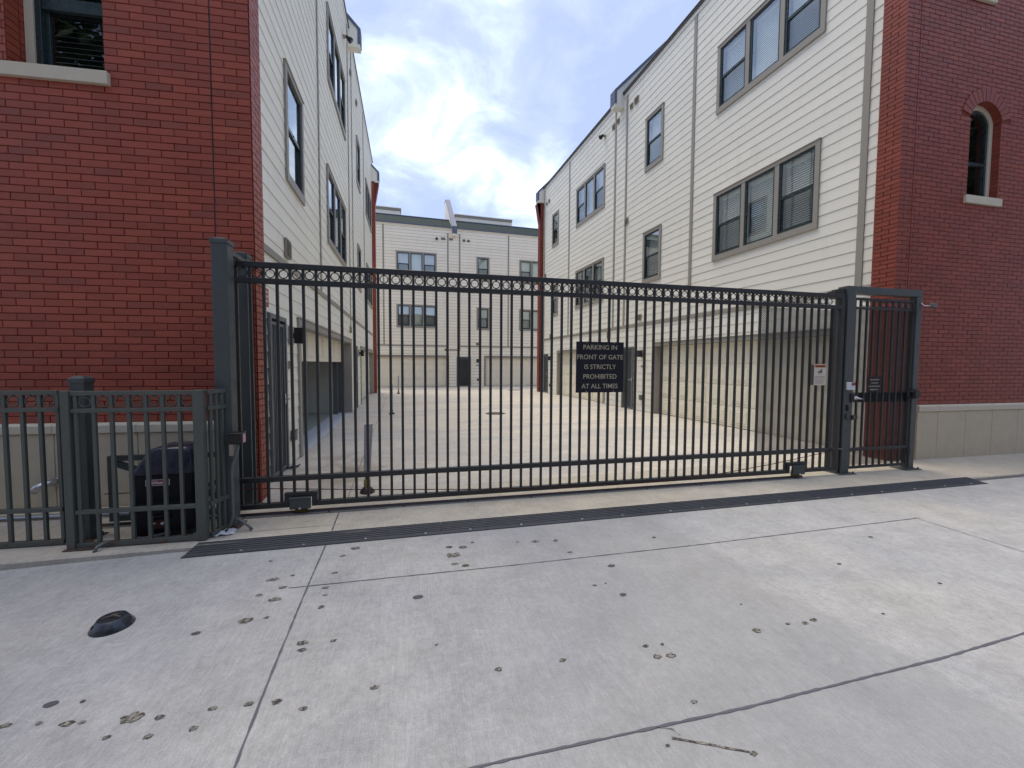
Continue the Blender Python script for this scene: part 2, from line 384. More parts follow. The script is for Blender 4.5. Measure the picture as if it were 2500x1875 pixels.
FG = Frame((-1.5, 4.49), (6.7, -.31), -1)        # sliding gate
FP = Frame((6.03, 4.15), (1.21, -.06), -1)       # pedestrian gate
FF = Frame((-2.60, 4.05), (.98, -.07), -1)       # fence front
CAMP = Vector((0, 0, EYE))

def wall_faces(fr, mb, x0, x1, z0, z1, holes, depth=.14, d=0.0):
    xs = sorted({x0, x1, *[min(max(v, x0), x1) for h in holes for v in h[:2]]}); zs = sorted({z0, z1, *[min(max(v, z0), z1) for h in holes for v in h[2:4]]})
    for a, b in zip(xs, xs[1:]):
        for c, e in zip(zs, zs[1:]):
            mx, mz = (a+b)/2, (c+e)/2
            if any(h[0] < mx < h[1] and h[2] < mz < h[3] for h in holes): continue
            mb.face([fr.pt(a, d, c), fr.pt(b, d, c), fr.pt(b, d, e), fr.pt(a, d, e)])
    for h in holes:
        a, b, c, e = h[:4]
        for p, q in (((a, c), (a, e)), ((a, e), (b, e)), ((b, e), (b, c)), ((b, c), (a, c))):
            mb.face([fr.pt(p[0], d, p[1]), fr.pt(q[0], d, q[1]), fr.pt(q[0], d-depth, q[1]), fr.pt(p[0], d-depth, p[1])])

def subtract(a, b, cuts):
    out = [(a, b)]
    for c, e in cuts:
        nxt = []
        for p, q in out:
            if e <= p or c >= q: nxt.append((p, q)); continue
            if c-p > .012: nxt.append((p, c))
            if q-e > .012: nxt.append((e, q))
        out = nxt
    return out

def planks(fr, root, x0, x1, z0, z1, step, blocks, mat, limit=300, butt=.017, g=.0016):
    """lap siding boards; blocks are rectangles kept clear"""
    pieces = []; nrow = int(math.ceil((z1-z0)/step))
    for r in range(nrow):
        a, b = z0+r*step, min(z0+(r+1)*step, z1)
        cuts = [(h[0], h[1]) for h in blocks if h[2] <= a+.004 and h[3] >= b-.004]
        part = [h for h in blocks if h not in [] and h[3] > a and h[2] < b and not (h[2] <= a+.004 and h[3] >= b-.004)]
        for p, q in subtract(x0, x1, cuts+[(h[0], h[1]) for h in part]): pieces.append((p, q, a, b, a, step))
        for h in part:
            for c, e in ((a, min(b, h[2])), (max(a, h[3]), b)):
                if e-c > .012:
                    for p, q in subtract(h[0], h[1], cuts): pieces.append((p, q, c, e, a, step))
    fin = []
    for p, q, a, b, zr, stp in pieces:
        while q-p > 3.9:
            L = random.uniform(2.2, 3.66); fin.append((p, p+L-.002, a, b, zr, stp)); p += L
        fin.append((p, q, a, b, zr, stp))
    fin.sort(key=lambda k: ((fr.m @ Vector((max(k[0], min(k[1], 4)), 0, k[2])))-CAMP).length - .4*(k[1]-k[0]))
    def add(mb, k):
        p, q, a, b, zr, stp = k
        j = random.uniform(-.0012, .0012)
        o = lambda z: butt-butt*.5*(z-zr)/stp+j
        prof = [(.002, a+g), (o(a), a+g), (o(b), b-g), (.002, b-g)]
        mb.prism([fr.pt(p, d, z) for d, z in prof], (q-p, 0, 0))
    for k in fin[:limit]:
        mb = MB(); add(mb, k); ob('siding_plank', mb.mesh('siding_plank', mat), root, fr.m)
    if fin[limit:]:
        mb = MB()
        for k in fin[limit:]: add(mb, k)
        ob('siding_plank_field', mb.mesh('siding_plank_field', mat), root, fr.m, kind='stuff')

def brick_block(mb, x0, x1, d0, d1, z0, z1, sg, e=.0035, tilt=0):
    """front face with eased edges; 9 faces"""
    V = mb.bm.verts.new; y0, y1, ym = d0*sg, d1*sg, (d1-e)*sg
    A = [V((x0, y0, z0)), V((x1, y0, z0)), V((x1, y0, z1)), V((x0, y0, z1))]
    B = [V((x0, ym, z0)), V((x1, ym, z0)), V((x1, ym, z1)), V((x0, ym, z1))]
    C = [V((x0+e, y1, z0+e)), V((x1-e, y1+tilt*sg, z0+e)), V((x1-e, y1+tilt*sg, z1-e)), V((x0+e, y1, z1-e))]
    fs = [mb.bm.faces.new(C if sg < 0 else C[::-1])]
    for P, Q in ((A, B), (B, C)):
        for i in range(4):
            j = (i+1) % 4; f = (P[i], P[j], Q[j], Q[i]); fs.append(mb.bm.faces.new(f if sg < 0 else f[::-1]))
_bm = {}
def brick_mesh(L, Hh, sg, mat, var):
    key = (round(L, 3), round(Hh, 3), sg, mat, var)
    if key not in _bm:
        mb = MB(); brick_block(mb, 0, L, -.02, .0, 0, Hh, sg, .003+.0007*var, (.0015, -.001, 0)[var]); _bm[key] = mb.mesh('brick', mat)
    return _bm[key]
def bricks(fr, root, x0, x1, z0, z1, L, cH, cuts_fn, mat, limit=300, jt=.010, joints=(), extra=None):
    lst = []; n = int((z1-z0)/cH)
    for r in range(n):
        a = z0+r*cH; b = a+cH-jt; off = (r % 2)*L/2
        x = x0-off
        cuts = list(cuts_fn(a+(b-a)/2)) + [(j-.006, j+.006) for j in joints]
        while x < x1:
            p, q = max(x, x0), min(x+L-jt, x1); x += L
            if q-p < .02: continue
            for c, e in subtract(p, q, cuts):
                if e-c > .02: lst.append((c, e, a, b))
    lst.sort(key=lambda k: (-(k[1]-k[0])*(1 if (k[1]-k[0]) < L*.8 else 1.0)/((fr.m @ Vector(((k[0]+k[1])/2, 0, k[2])))-CAMP).length**2))
    def inview(k):
        v = (fr.m @ Vector(((k[0]+k[1])/2, 0, (k[2]+k[3])/2)))-CAMP; zz = v.dot(_f)
        return zz > .1 and abs(v.dot(_r2)/zz) < 1.25 and abs(v.dot(_u2)/zz) < .94
    near = [k for k in lst if inview(k)][:limit]; ns = set(near)
    for k in near:
        me = brick_mesh(k[1]-k[0], k[3]-k[2], fr.sg, mat, random.randrange(3))
        ob('brick', me, root, fr.m @ T((k[0], (.0085+random.uniform(-.0014, .0014))*fr.sg, k[2])))
    mb = MB()
    for k in lst:
        if k in ns: continue
        d = .0085+random.uniform(-.0014, .0014); brick_block(mb, k[0], k[1], d-.02, d, k[2], k[3], fr.sg, .0035, random.uniform(-.001, .001))
    if extra: extra(mb)
    ob('brick_field', mb.mesh('brick_field', mat), root, fr.m, kind='stuff')

def window(fr, root, x0, x1, z0, z1, lites, blind='none', tr=(.09, .075, .125), trim='trim', bslat=None, rail_frac=.5, proud=.045, back=.55):
    """lites: list of 'hung' / 'fixed'. trim mesh is the part; sash, pane, blind are its sub-parts"""
    mb = MB(); o = proud; s, t, b = tr
    fr.box(mb, x0, x1, .0, o, z1-t, z1); fr.box(mb, x0, x0+s, .0, o, z0+b, z1-t); fr.box(mb, x1-s, x1, .0, o, z0+b, z1-t); fr.box(mb, x0, x1, .0, o+.004, z0, z0+b)
    fr.box(mb, x0-.008, x1+.008, .0, o+.012, z1, z1+.014)
    n = len(lites); mul = .10; w = (x1-x0-2*s-(n-1)*mul)/n
    for i in range(1, n):
        a = x0+s+i*w+(i-1)*mul; fr.box(mb, a, a+mul, -.05, o-.006, z0+b, z1-t)
    wi = ob('window', mb.mesh('window', trim), root, fr.m)
    for i, kind in enumerate(lites):
        a = x0+s+i*(w+mul); c = a+w; lo, hi = z0+b, z1-t; f = .045
        mb = MB()
        fr.box(mb, a, a+f, -.07, .018, lo, hi); fr.box(mb, c-f, c, -.07, .018, lo, hi); fr.box(mb, a+f, c-f, -.07, .018, hi-f, hi); fr.box(mb, a+f, c-f, -.07, .020, lo, lo+f)
        mid = lo+(hi-lo)*rail_frac
        if kind == 'hung':
            fr.box(mb, a+f, c-f, -.03, .010, mid-.03, mid+.025)
            fr.box(mb, a+f, a+f+.028, -.04, -.006, lo+f, mid-.03); fr.box(mb, c-f-.028, c-f, -.04, -.006, lo+f, mid-.03); fr.box(mb, a+f+.028, c-f-.028, -.04, -.006, lo+f, lo+f+.035)
            fr.box(mb, (a+c)/2-.02, (a+c)/2+.02, .010, .018, mid+.0, mid+.012)
        ob('sash', mb.mesh('sash', 'sash'), wi, fr.m)
        mb = MB(); e = .0
        if kind == 'hung':
            mb.face([fr.pt(a+f, .002, mid), fr.pt(c-f, .002, mid), fr.pt(c-f, .002, hi-f), fr.pt(a+f, .002, hi-f)])
            mb.face([fr.pt(a+f, -.018, lo+f), fr.pt(c-f, -.018, lo+f), fr.pt(c-f, -.018, mid), fr.pt(a+f, -.018, mid)])
        else: mb.face([fr.pt(a+f, .0, lo+f), fr.pt(c-f, .0, lo+f), fr.pt(c-f, .0, hi-f), fr.pt(a+f, .0, hi-f)])
        if fr.sg > 0: bmesh.ops.reverse_faces(mb.bm, faces=list(mb.bm.faces))
        me_ = mb.mesh('pane', ['glass', 'glass_screen'])
        if kind == 'hung': me_.polygons[1].material_index = 1
        ob('pane', me_, wi, fr.m)
        if blind != 'none':
            mb = MB(); zz = lo+f+.01; pitch = .045 if blind != 'curtain' else 0
            if pitch:
                ang = 1.0 if blind == 'open' else 1.25
                while zz < hi-f-.03:
                    hw = .025; dz = hw*math.sin(ang); dd = hw*math.cos(ang)
                    mb.face([fr.pt(a+f+.01, -.11-dd, zz+dz), fr.pt(c-f-.01, -.11-dd, zz+dz), fr.pt(c-f-.01, -.11+dd, zz-dz), fr.pt(a+f+.01, -.11+dd, zz-dz)]); zz += pitch
                fr.box(mb, a+f+.005, c-f-.005, -.14, -.09, hi-f-.04, hi-f)
            else:
                k = 24; pts = [(a+f+(c-a-2*f)*j/k, -.12+.018*math.sin(j*1.7)) for j in range(k+1)]
                for p, q in zip(pts, pts[1:]): mb.face([fr.pt(p[0], p[1], lo+f), fr.pt(q[0], q[1], lo+f), fr.pt(q[0], q[1], hi-f), fr.pt(p[0], p[1], hi-f)])
            ob('blind', mb.mesh('blind', bslat or 'blind'), wi, fr.m)
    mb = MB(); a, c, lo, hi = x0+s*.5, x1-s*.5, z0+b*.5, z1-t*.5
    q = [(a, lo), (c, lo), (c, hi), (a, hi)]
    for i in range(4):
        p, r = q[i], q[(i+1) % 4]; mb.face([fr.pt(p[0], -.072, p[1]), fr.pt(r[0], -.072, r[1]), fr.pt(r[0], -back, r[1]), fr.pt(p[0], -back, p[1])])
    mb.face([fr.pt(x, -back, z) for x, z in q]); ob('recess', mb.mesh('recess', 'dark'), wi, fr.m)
    return wi

def garage_door(fr, root, x0, x1, z0, z1, cols, mat, recess=.16, rows=4):
    mb = MB(); h = (z1-z0)/rows
    for r in range(rows): fr.box(mb, x0, x1, -recess-.04, -recess, z0+r*h+.006, z0+(r+1)*h-.006)
    fr.box(mb, x0, x1, -recess-.045, -recess-.03, z0, z1)
    gd = ob('garage_door', mb.mesh('garage_door', mat), root, fr.m)
    w = (x1-x0)/cols; pm = MB(); a, b = .07, .075
    W, Hh = w-2*a, h-2*b; s = fr.sg
    V = lambda x, d, z: pm.bm.verts.new((x, d*s, z))
    R = [[V(0+k*.03, dd, 0+k*.03), V(W-k*.03, dd, 0+k*.03), V(W-k*.03, dd, Hh-k*.03), V(0+k*.03, dd, Hh-k*.03)] for k, dd in ((0, .001), (.25, .013), (1.0, .002), (1.5, .016))]
    for P, Q in zip(R, R[1:]):
        for i in range(4): f = (P[i], P[(i+1) % 4], Q[(i+1) % 4], Q[i]); pm.bm.faces.new(f if s < 0 else f[::-1])
    f = R[-1]; pm.bm.faces.new(f if s < 0 else f[::-1]); me = pm.mesh('panel', mat)
    for r in range(rows):
        for c in range(cols): ob('panel', me, gd, fr.m @ T((x0+c*w+a, -recess*s, z0+r*h+b)))
    return gd
def door_trim(fr, root, x0, x1, z1, w=.12, depth=.16, name='garage_trim', mat='trim', top=.11, z0=0):
    mb = MB(); fr.box(mb, x0-w, x0, -depth, .045, z0, z1); fr.box(mb, x1, x1+w, -depth, .045, z0, z1); fr.box(mb, x0-w, x1+w, -depth, .05, z1, z1+top)
    fr.box(mb, x0-w-.01, x1+w+.01, .0, .07, z1+top, z1+top+.012)
    return ob(name, mb.mesh(name, mat, .002), root, fr.m)
def security_door(fr, root, x0, x1, z1, flip=False, nb=9):
    mb = MB(); f = .05
    fr.box(mb, x0, x0+f, -.08, .05, 0, z1); fr.box(mb, x1-f, x1, -.08, .05, 0, z1); fr.box(mb, x0+f, x1-f, -.08, .05, z1-f-.01, z1)
    a, b = x0+f+.012, x1-f-.012; g = .04; top = z1-f-.045
    fr.box(mb, a, a+g, .0, .035, .03, top); fr.box(mb, b-g, b, .0, .035, .03, top); fr.box(mb, a+g, b-g, .0, .035, .03, .03+g); fr.box(mb, a+g, b-g, .0, .035, top-g, top)
    d = ob('security_door', mb.mesh('security_door', 'door_metal', .002), root, fr.m)
    bm_ = MB().box(-.008, .008, -.008, .008, 0, top-.03-2*g).mesh('bar', 'door_metal')
    n = nb
    for i in range(n):
        x = a+g+(b-a-2*g)*(i+1)/(n+1); ob('bar', bm_, d, fr.at(x, .017, .03+g))
    mb = MB(); fr.box(mb, x0+f, x1-f, -.10, -.082, 0, z1-f); ob('door_leaf', mb.mesh('door_leaf', 'black'), d, fr.m)
    hx = b-.02 if not flip else a+.02; sgn = -1 if not flip else 1
    mb = MB().tube([fr.pt(hx, .03, 1.0), fr.pt(hx, .085, 1.0), fr.pt(hx+.02*sgn*-1, .09, 1.0), fr.pt(hx-.10*sgn*-1, .09, .995)], .011, 8)
    fr.box(mb, hx-.025, hx+.025, .035, .042, .93, 1.07); ob('handle', mb.mesh('handle', 'steel'), d, fr.m)
    return d

# ------------------------------------------------------------ ground
def poly_sheet(name, pts, z, mat, parent=None, **k):
    mb = MB(); mb.face([(x, y, z) for x, y in pts]); return ob(name, mb.mesh(name, mat), parent, None, **k)
mb = MB(); mb.face([(-400, -400, -.30), (400, -400, -.30), (400, 400, -.30), (-400, 400, -.30)])
ob('ground', mb.mesh('ground', 'apron'), None, None, kind='structure')
edge = lambda x: 3.86-.0332*(x+1.6)             # where the raised apron meets the street
mb = MB()
def sz(x): return -.04 if x > -1.7 else -.04-.016*(-1.7-x)
xs = [-40, -12, -6, -4, -2.8, -1.7, 0, 3, 6, 9, 14, 40]
for a, b in zip(xs, xs[1:]):
    mb.face([(a, -12, sz(a)), (b, -12, sz(b)), (b, edge(b)+.03, sz(b)), (a, edge(a)+.03, sz(a))])
bmesh.ops.remove_doubles(mb.bm, verts=mb.bm.verts, dist=1e-4)
street = ob('street', mb.mesh('street', 'street'), None, None, kind='structure')
mb = MB()   # apron: top with eased lip and a curb face down to the street
N = 60; X = [-12+26*i/N for i in range(N+1)]
for a, b in zip(X, X[1:]):
    ja, jb = [.004*math.sin(v*9.1)+.003*math.sin(v*23) for v in (a, b)]
    P = [[(v, edge(v)+j, -.3), (v, edge(v)+j+.004, -.014), (v, edge(v)+j+.016, 0), (v, 5.0, 0)] for v, j in ((a, ja), (b, jb))]
    for i in range(3): mb.face([P[0][i], P[1][i], P[1][i+1], P[0][i+1]])
apron = ob('apron', mb.mesh('apron', 'apron'), None, None, kind='structure')
mb = MB(); mb.face([(-12, 5.0, 0), (14, 5.0, 0), (14, 60, 0), (-12, 60, 0)])
yard = ob('yard', mb.mesh('yard', 'yard'), None, None, kind='structure')
def strip(name, pts, w, z, mat, parent, jit=.25, step=.035):
    P = []; rnd = random.Random(hash((round(pts[0][0], 2), len(pts))) & 0xffff)
    for (a, b) in zip(pts, pts[1:]):
        a, b = Vector(a), Vector(b); n = max(2, int((b-a).length/step))
        for i in range(n): P.append(a.lerp(b, i/n))
    P.append(Vector(pts[-1])); mb = MB(); row = []
    for i, p in enumerate(P):
        d = (P[min(i+1, len(P)-1)]-P[max(i-1, 0)]).normalized(); nrm = Vector((-d.y, d.x)); c = rnd.uniform(-1, 1)*w*jit
        h = w*.5*(1+rnd.uniform(-jit, jit)*1.6); zz = z(p.x) if callable(z) else z
        row.append((mb.bm.verts.new((*(p+nrm*(c*.4+h)), zz)), mb.bm.verts.new((*(p+nrm*(c*.4-h)), zz))))
    for q, r in zip(row, row[1:]): mb.bm.faces.new((q[0], q[1], r[1], r[0]))
    return ob(name, mb.mesh(name, mat), parent, None)
Z = lambda x: sz(x)+.003
strip('expansion_joint', [(-.60, 1.0), (-.607, 2.22), (-.60, 3.0), (-.585, 3.72)], .010, Z, 'joint', street)
strip('expansion_joint', [(-.72, 3.04), (.84, 2.945), (2.467, 2.871), (5.10, 2.805)], .008, Z, 'joint', street)
strip('expansion_joint', [(5.06, 2.83), (5.01, 2.05), (4.95, 1.0), (4.9, -3)], .006, Z, 'joint', street)
strip('expansion_joint', [(-6, 1.66), (.42, 1.465), (1.49, 1.415), (2.76, 1.39), (3.5, 1.40), (9, 1.36)], .011, Z, 'joint', street)
strip('expansion_joint', [(-.565, 3.90), (-.564, 4.36)], .012, .003, 'joint', apron)
strip('joint_or_lip_shadow', [(-1.37, 4.065), (-.51, 4.035)], .005, .003, 'seam', apron)
strip('joint_or_lip_shadow', [(-.53, 4.6), (-.5, 9.5), (-.4, 20)], .009, .003, 'seam', yard)
strip('joint_or_lip_shadow', [(7.5, 3.545), (9.2, 3.50), (12, 3.40)], .030, Z, 'joint', street)  # broad dark strip paints the curb-lip shadow along this seam
strip('surface_scar', [(1.082, 1.375), (1.16, 1.335), (1.343, 1.240)], .007, Z, 'spall', street, .6)
strip('surface_scar', [(1.05, 1.435), (1.11, 1.41), (1.125, 1.375)], .004, Z, 'seam', street, .6)
SP = [(-0.856, 3.191, 0.047), (-0.763, 3.059, 0.034), (-0.885, 2.996, 0.026), (-0.771, 2.915, 0.045), (-0.875, 2.714, 0.053), (-0.767, 2.713, 0.019), (-0.512, 2.408, 0.037), (-0.498, 2.35, 0.03), (-0.348, 2.385, 0.02), (-0.469, 2.746, 0.025), (-0.478, 2.981, 0.027), (-0.445, 3.179, 0.029), (0.415, 3.384, 0.036), (0.524, 3.351, 0.045), (0.433, 3.228, 0.065), (-0.112, 1.978, 0.025), (0.483, 1.936, 0.023), (-0.652, 2.03, 0.025), (-0.535, 2.011, 0.026), (-0.799, 2.045, 0.024), (-0.999, 2.053, 0.023), (-1.115, 2.083, 0.058), (-1.36, 2.121, 0.033), (-1.303, 2.111, 0.017), (-1.603, 2.177, 0.026), (-0.994, 1.956, 0.022), (-0.835, 1.951, 0.022), (-1.156, 1.997, 0.02), (-0.411, 1.938, 0.022), (-0.339, 3.566, 0.046), (-0.424, 3.448, 0.028), (-0.733, 3.217, 0.019), (-0.465, 2.882, 0.018), (-1.475, 2.153, 0.015), (0.422, 3.081, 0.034), (0.495, 3.035, 0.034),
      (0.822, 1.91, 0.023), (1.302, 1.887, 0.025), (1.397, 1.874, 0.015), (1.311, 1.8, 0.029), (1.389, 1.787, 0.034), (2.002, 1.83, 0.03), (2.235, 1.83, 0.02), (2.339, 1.808, 0.026), (2.419, 1.819, 0.03), (1.299, 1.503, 0.02), (1.353, 1.23, 0.022), (1.357, 3.029, 0.026), (1.32, 2.522, 0.018), (1.404, 2.521, 0.010), (1.15, 3.30, .04), (1.33, 3.27, .03), (.62, 3.42, .02), (1.0, 3.33, .018)]
GU = [(-1.505, 2.264, 0.028), (-1.107, 2.658, 0.025), (-1.38, 2.245, 0.011), (2.126, 2.065, 0.009), (1.044, 1.351, 0.010), (1.45, 2.365, 0.025), (0.125, 2.698, 0.035), (1.574, 2.738, 0.03), (3.3, 2.3, .02), (4.1, 2.6, .02), (2.9, 1.75, .012), (.2, 2.2, .008), (-.95, 3.5, .014), (3.7, 1.9, .015), (2.2, 3.1, .02)]
def patch(name, x, y, r, mat, dents=.45):
    rnd = random.Random(int(x*1000)+int(y*77)); n = 18; mb = MB(); z = sz(x)+.0022
    rr = [r*(1+dents*(rnd.random()-.55)) for _ in range(n)]; ph = rnd.random()*6; el = rnd.uniform(.55, .8)
    rings = []
    for s_, h in ((1, 0), (.78, .0016), (.45, -.0006)):
        rings.append([mb.bm.verts.new((x+rr[k]*s_*math.cos(2*PI*k/n), y+rr[k]*s_*el*math.sin(2*PI*k/n), z+h*(1 if mat == 'spall' else .2)+rnd.uniform(0, .0008))) for k in range(n)])
    for a, b in zip(rings, rings[1:]):
        for k in range(n): mb.bm.faces.new((a[k], a[(k+1) % n], b[(k+1) % n], b[k]))
    mb.bm.faces.new(rings[-1]); ob(name, mb.mesh(name, mat), street, None)
for x, y, r in SP: patch('concrete_chip', x, y, r*.82, 'spall', .5)
for x, y, r in GU: patch('tar_spot', x, y, r, 'gum', .25)

# ------------------------------------------------------------ buildings
# right row house
RR = thing('row_house', (7.63, 4.6, 0), 'cream sided row house with red brick street front on the right of the yard', 'building')
RW = [(5.95, 8.60, 4.07, 5.70, 3), (5.95, 8.60, 7.61, 9.20, 3), (10.70, 11.62, 4.07, 5.65, 1), (10.70, 11.60, 7.54, 9.16, 1),
      (14.21, 16.73, 3.93, 5.54, 3), (14.21, 16.73, 7.43, 9.03, 3), (18.76, 19.58, 3.90, 5.43, 1), (18.76, 19.58, 7.33, 8.92, 1)]
RD = [(5.45, 10.86, -.02, 2.06), (12.05, 12.74, -.02, 2.09), (14.1, 18.66, -.02, 2.04), (20.03, 20.80, -.02, 2.02)]
REAVE = 10.72
mb = MB(); holes = [(w[0]+.045, w[1]-.045, w[2]+.06, w[3]-.04) for w in RW]+[(a-.03, b+.03, c, d+.03) for a, b, c, d in RD]
wall_faces(FR, mb, 4.75, 21.1, 0, REAVE, holes, .16)
ob('wall', mb.mesh('wall', 'backer'), RR, FR.m)
blk = [(w[0]-.002, w[1]+.002, w[2], w[3]+.016) for w in RW]
blk += [(5.33, 10.98, -.1, 2.175), (12.04, 12.75, -.1, 2.10), (13.98, 18.78, -.1, 2.155), (20.02, 20.81, -.1, 2.03)]
vt = [(5.20, .11, 2.84, REAVE-.12), (9.42, .10, 2.84, REAVE-.12), (12.72, .09, 2.84, REAVE-.12), (13.46, .09, 2.84, REAVE-.12), (17.5, .09, 2.84, REAVE-.12), (20.70, .08, 0, REAVE-.12)]
blk += [(a-w/2, a+w/2, c, d) for a, w, c, d in vt] + [(4.9, 21, 2.75, 2.84), (4.7, 21.2, REAVE-.12, REAVE+.1)]
planks(FR, RR, 4.92, 20.88, .01, REAVE-.12, .2035, blk, 'siding')
for a, w, c, d in vt:
    mb = MB(); FR.box(mb, a-w/2, a+w/2, 0, .034, c, d); ob('trim_board', mb.mesh('trim_board', 'trim', .0015), RR, FR.m)
mb = MB(); FR.box(mb, 4.92, 20.88, 0, .036, 2.752, 2.838); ob('band_board', mb.mesh('band_board', 'trim', .0015), RR, FR.m)
mb = MB(); FR.box(mb, 4.75, 21.1, 0, .03, REAVE-.12, REAVE); ob('frieze_board', mb.mesh('frieze_board', 'siding'), RR, FR.m)
mb = MB(); FR.box(mb, 4.60, 21.12, -.3, .07, REAVE, REAVE+.05); FR.box(mb, 4.6, 21.12, -.05, .09, REAVE+.05, REAVE+.075); ob('eave_flashing', mb.mesh('eave_flashing', 'fascia'), RR, FR.m)
for i, w in enumerate(RW):
    bl_ = {0: 'open', 1: 'closed', 2: 'open', 4: 'open', 5: 'closed', 3: 'closed'}.get(i, 'none')
    window(FR, RR, w[0], w[1], w[2], w[3], ['hung', 'fixed', 'hung'] if w[4] == 3 else ['hung'], bl_)
garage_door(FR, RR, 5.45, 10.86, .01, 2.06, 8, 'door_cream'); door_trim(FR, RR, 5.45, 10.86, 2.06)
garage_door(FR, RR, 14.1, 18.66, .01, 2.04, 8, 'door_cream'); door_trim(FR, RR, 14.1, 18.66, 2.04)
security_door(FR, RR, 12.05, 12.74, 2.09, True); security_door(FR, RR, 20.03, 20.80, 2.02, True)

def fin(fr, root, x, d, z0, th=.26, h=.52, run=2.3, up=2.35, mat='siding', back=-3.0, capm='metal_cap'):
    """fire-wall fin over the eave: clad cheek and a metal cap"""
    pts = [(-.02, z0), (d, z0), (d, z0+h), (d-run, z0+h+up), (back, z0+h+up), (back, z0)]
    mb = MB(); mb.prism([fr.pt(x-th/2, a, b) for a, b in pts], (th, 0, 0)); f_ = ob('parapet_fin', mb.mesh('parapet_fin', mat), root, fr.m)
    mb = MB(); c = .02; cp = [(d, z0+.10), (d, z0+h), (d-run, z0+h+up), (back, z0+h+up)]
    n = [(c, 0), (c, c), (c*.7, c), (0, c)]
    for i in range(3):
        a, b = cp[i], cp[i+1]; na, nb_ = n[i], n[i+1]
        mb.prism([fr.pt(x-th/2-.02, *a), fr.pt(x-th/2-.02, *b), fr.pt(x-th/2-.02, b[0]+nb_[0], b[1]+nb_[1]), fr.pt(x-th/2-.02, a[0]+na[0], a[1]+na[1])], (th+.04, 0, 0))
    e = .07
    for i in range(2):
        a, b = cp[i], cp[i+1]
        for s_ in (x-th/2-.021, x+th/2+.006): mb.prism([fr.pt(s_, *a), fr.pt(s_, *b), fr.pt(s_, b[0]-e, b[1]-e*.2), fr.pt(s_, a[0]-e, a[1])], (.015, 0, 0))
    ob('cap_flashing', mb.mesh('cap_flashing', capm), f_, fr.m); return f_
fin(FR, RR, 13.06, .38, 10.30); fin(FR, RR, 20.95, .38, 10.02)

def pier(fr, root, x0, x1, d, z0, z1, mat, cH, L, corbel=False, name='brick_pier'):
    """brick pier standing proud of the siding: faces towards the camera and towards the yard"""
    mb = MB(); fr.box(mb, x0+.012, x1, -.05, d-.012, z0, z1); p_ = ob(name, mb.mesh(name, 'mortar'), root, fr.m)
    mb = MB(); n = int((z1-z0)/cH); jt = .010
    for r in range(n):
        a = z0+r*cH; b = a+cH-jt; w = x1-x0; cut = (.1 if r % 2 else .2); ex = 0
        if corbel and r > n-16: ex = (r-(n-16))*.012
        for p, q in ((x0, x0+cut-jt/2), (x0+cut+jt/2, x1)):
            if q-p > .015: mb.box(p, q, (d-.03)*fr.sg, (d+ex)*fr.sg, a, b)
        mb.box(x0, x0+.03, -.05*fr.sg, (d-.03+ex)*fr.sg, a, b)
    ob('brick_course', mb.mesh('brick_course', mat), p_, fr.m, kind='stuff')
pier(FR, RR, 20.9, 21.2, .22, 0, 10.05, 'brick_right', .0675, .215, True)

# right brick front
ARCHES = [(1.40, 2.10, 4.25, 5.50, .26), (1.02, 1.72, 7.38, 8.60, .26)]
def arch_geo(a):
    x0, x1, zs, zp, h = a; c = (x0+x1)/2; hw = (x1-x0)/2; R = (hw*hw+h*h)/(2*h); return c, zp+h-R, R, hw
def rcuts(z):
    out = []
    for a in ARCHES:
        c, zc_, R, hw = arch_geo(a)
        if a[2]-.14 < z < a[2]-.005: out.append((a[0]-.055, a[1]+.065))
        elif a[2] <= z < a[3]: out.append((a[0], a[1]))
        if z >= a[3]-.07:
            q = (R+.205)**2-(z-zc_)**2
            if q > 0 and z > a[3]-.02: w = math.sqrt(q); w = min(w, (R+.205)*math.sin(math.radians(78))); out.append((c-w, c+w))
    return out
SB = .775
mb = MB(); wall_faces(FRB, mb, 0.0, 5.2, SB, 11.2, [(a[0], a[1], a[2]-.12, a[3]+a[4]) for a in ARCHES], .2)
for a in ARCHES:      # spandrels beside the arch head
    c, zc_, R, hw = arch_geo(a); t0 = math.asin(hw/R); n = 14
    for s_ in (-1, 1):
        pts = [(c+s_*R*math.sin(t0*k/n), zc_+R*math.cos(t0*k/n)) for k in range(n+1)]
        for p, q in zip(pts, pts[1:]): mb.face([FRB.pt(p[0], 0, p[1]), FRB.pt(q[0], 0, q[1]), FRB.pt(q[0], 0, a[3]+a[4]), FRB.pt(p[0], 0, a[3]+a[4])])
        for p, q in zip(pts, pts[1:]): mb.face([FRB.pt(p[0], .0, p[1]), FRB.pt(q[0], .0, q[1]), FRB.pt(q[0], -.12, q[1]), FRB.pt(p[0], -.12, p[1])])
ob('front_wall', mb.mesh('front_wall', 'mortar'), RR, FRB.m)
def jamb_bricks(mb, fr, x, z0, z1, side, cH, d=.1):
    r = 0; z = z0
    while z+cH <= z1: mb.box(x-.004 if side > 0 else x-.012, x+.012 if side > 0 else x+.004, -d*fr.sg, .008*fr.sg, z, z+cH-.01); z += cH
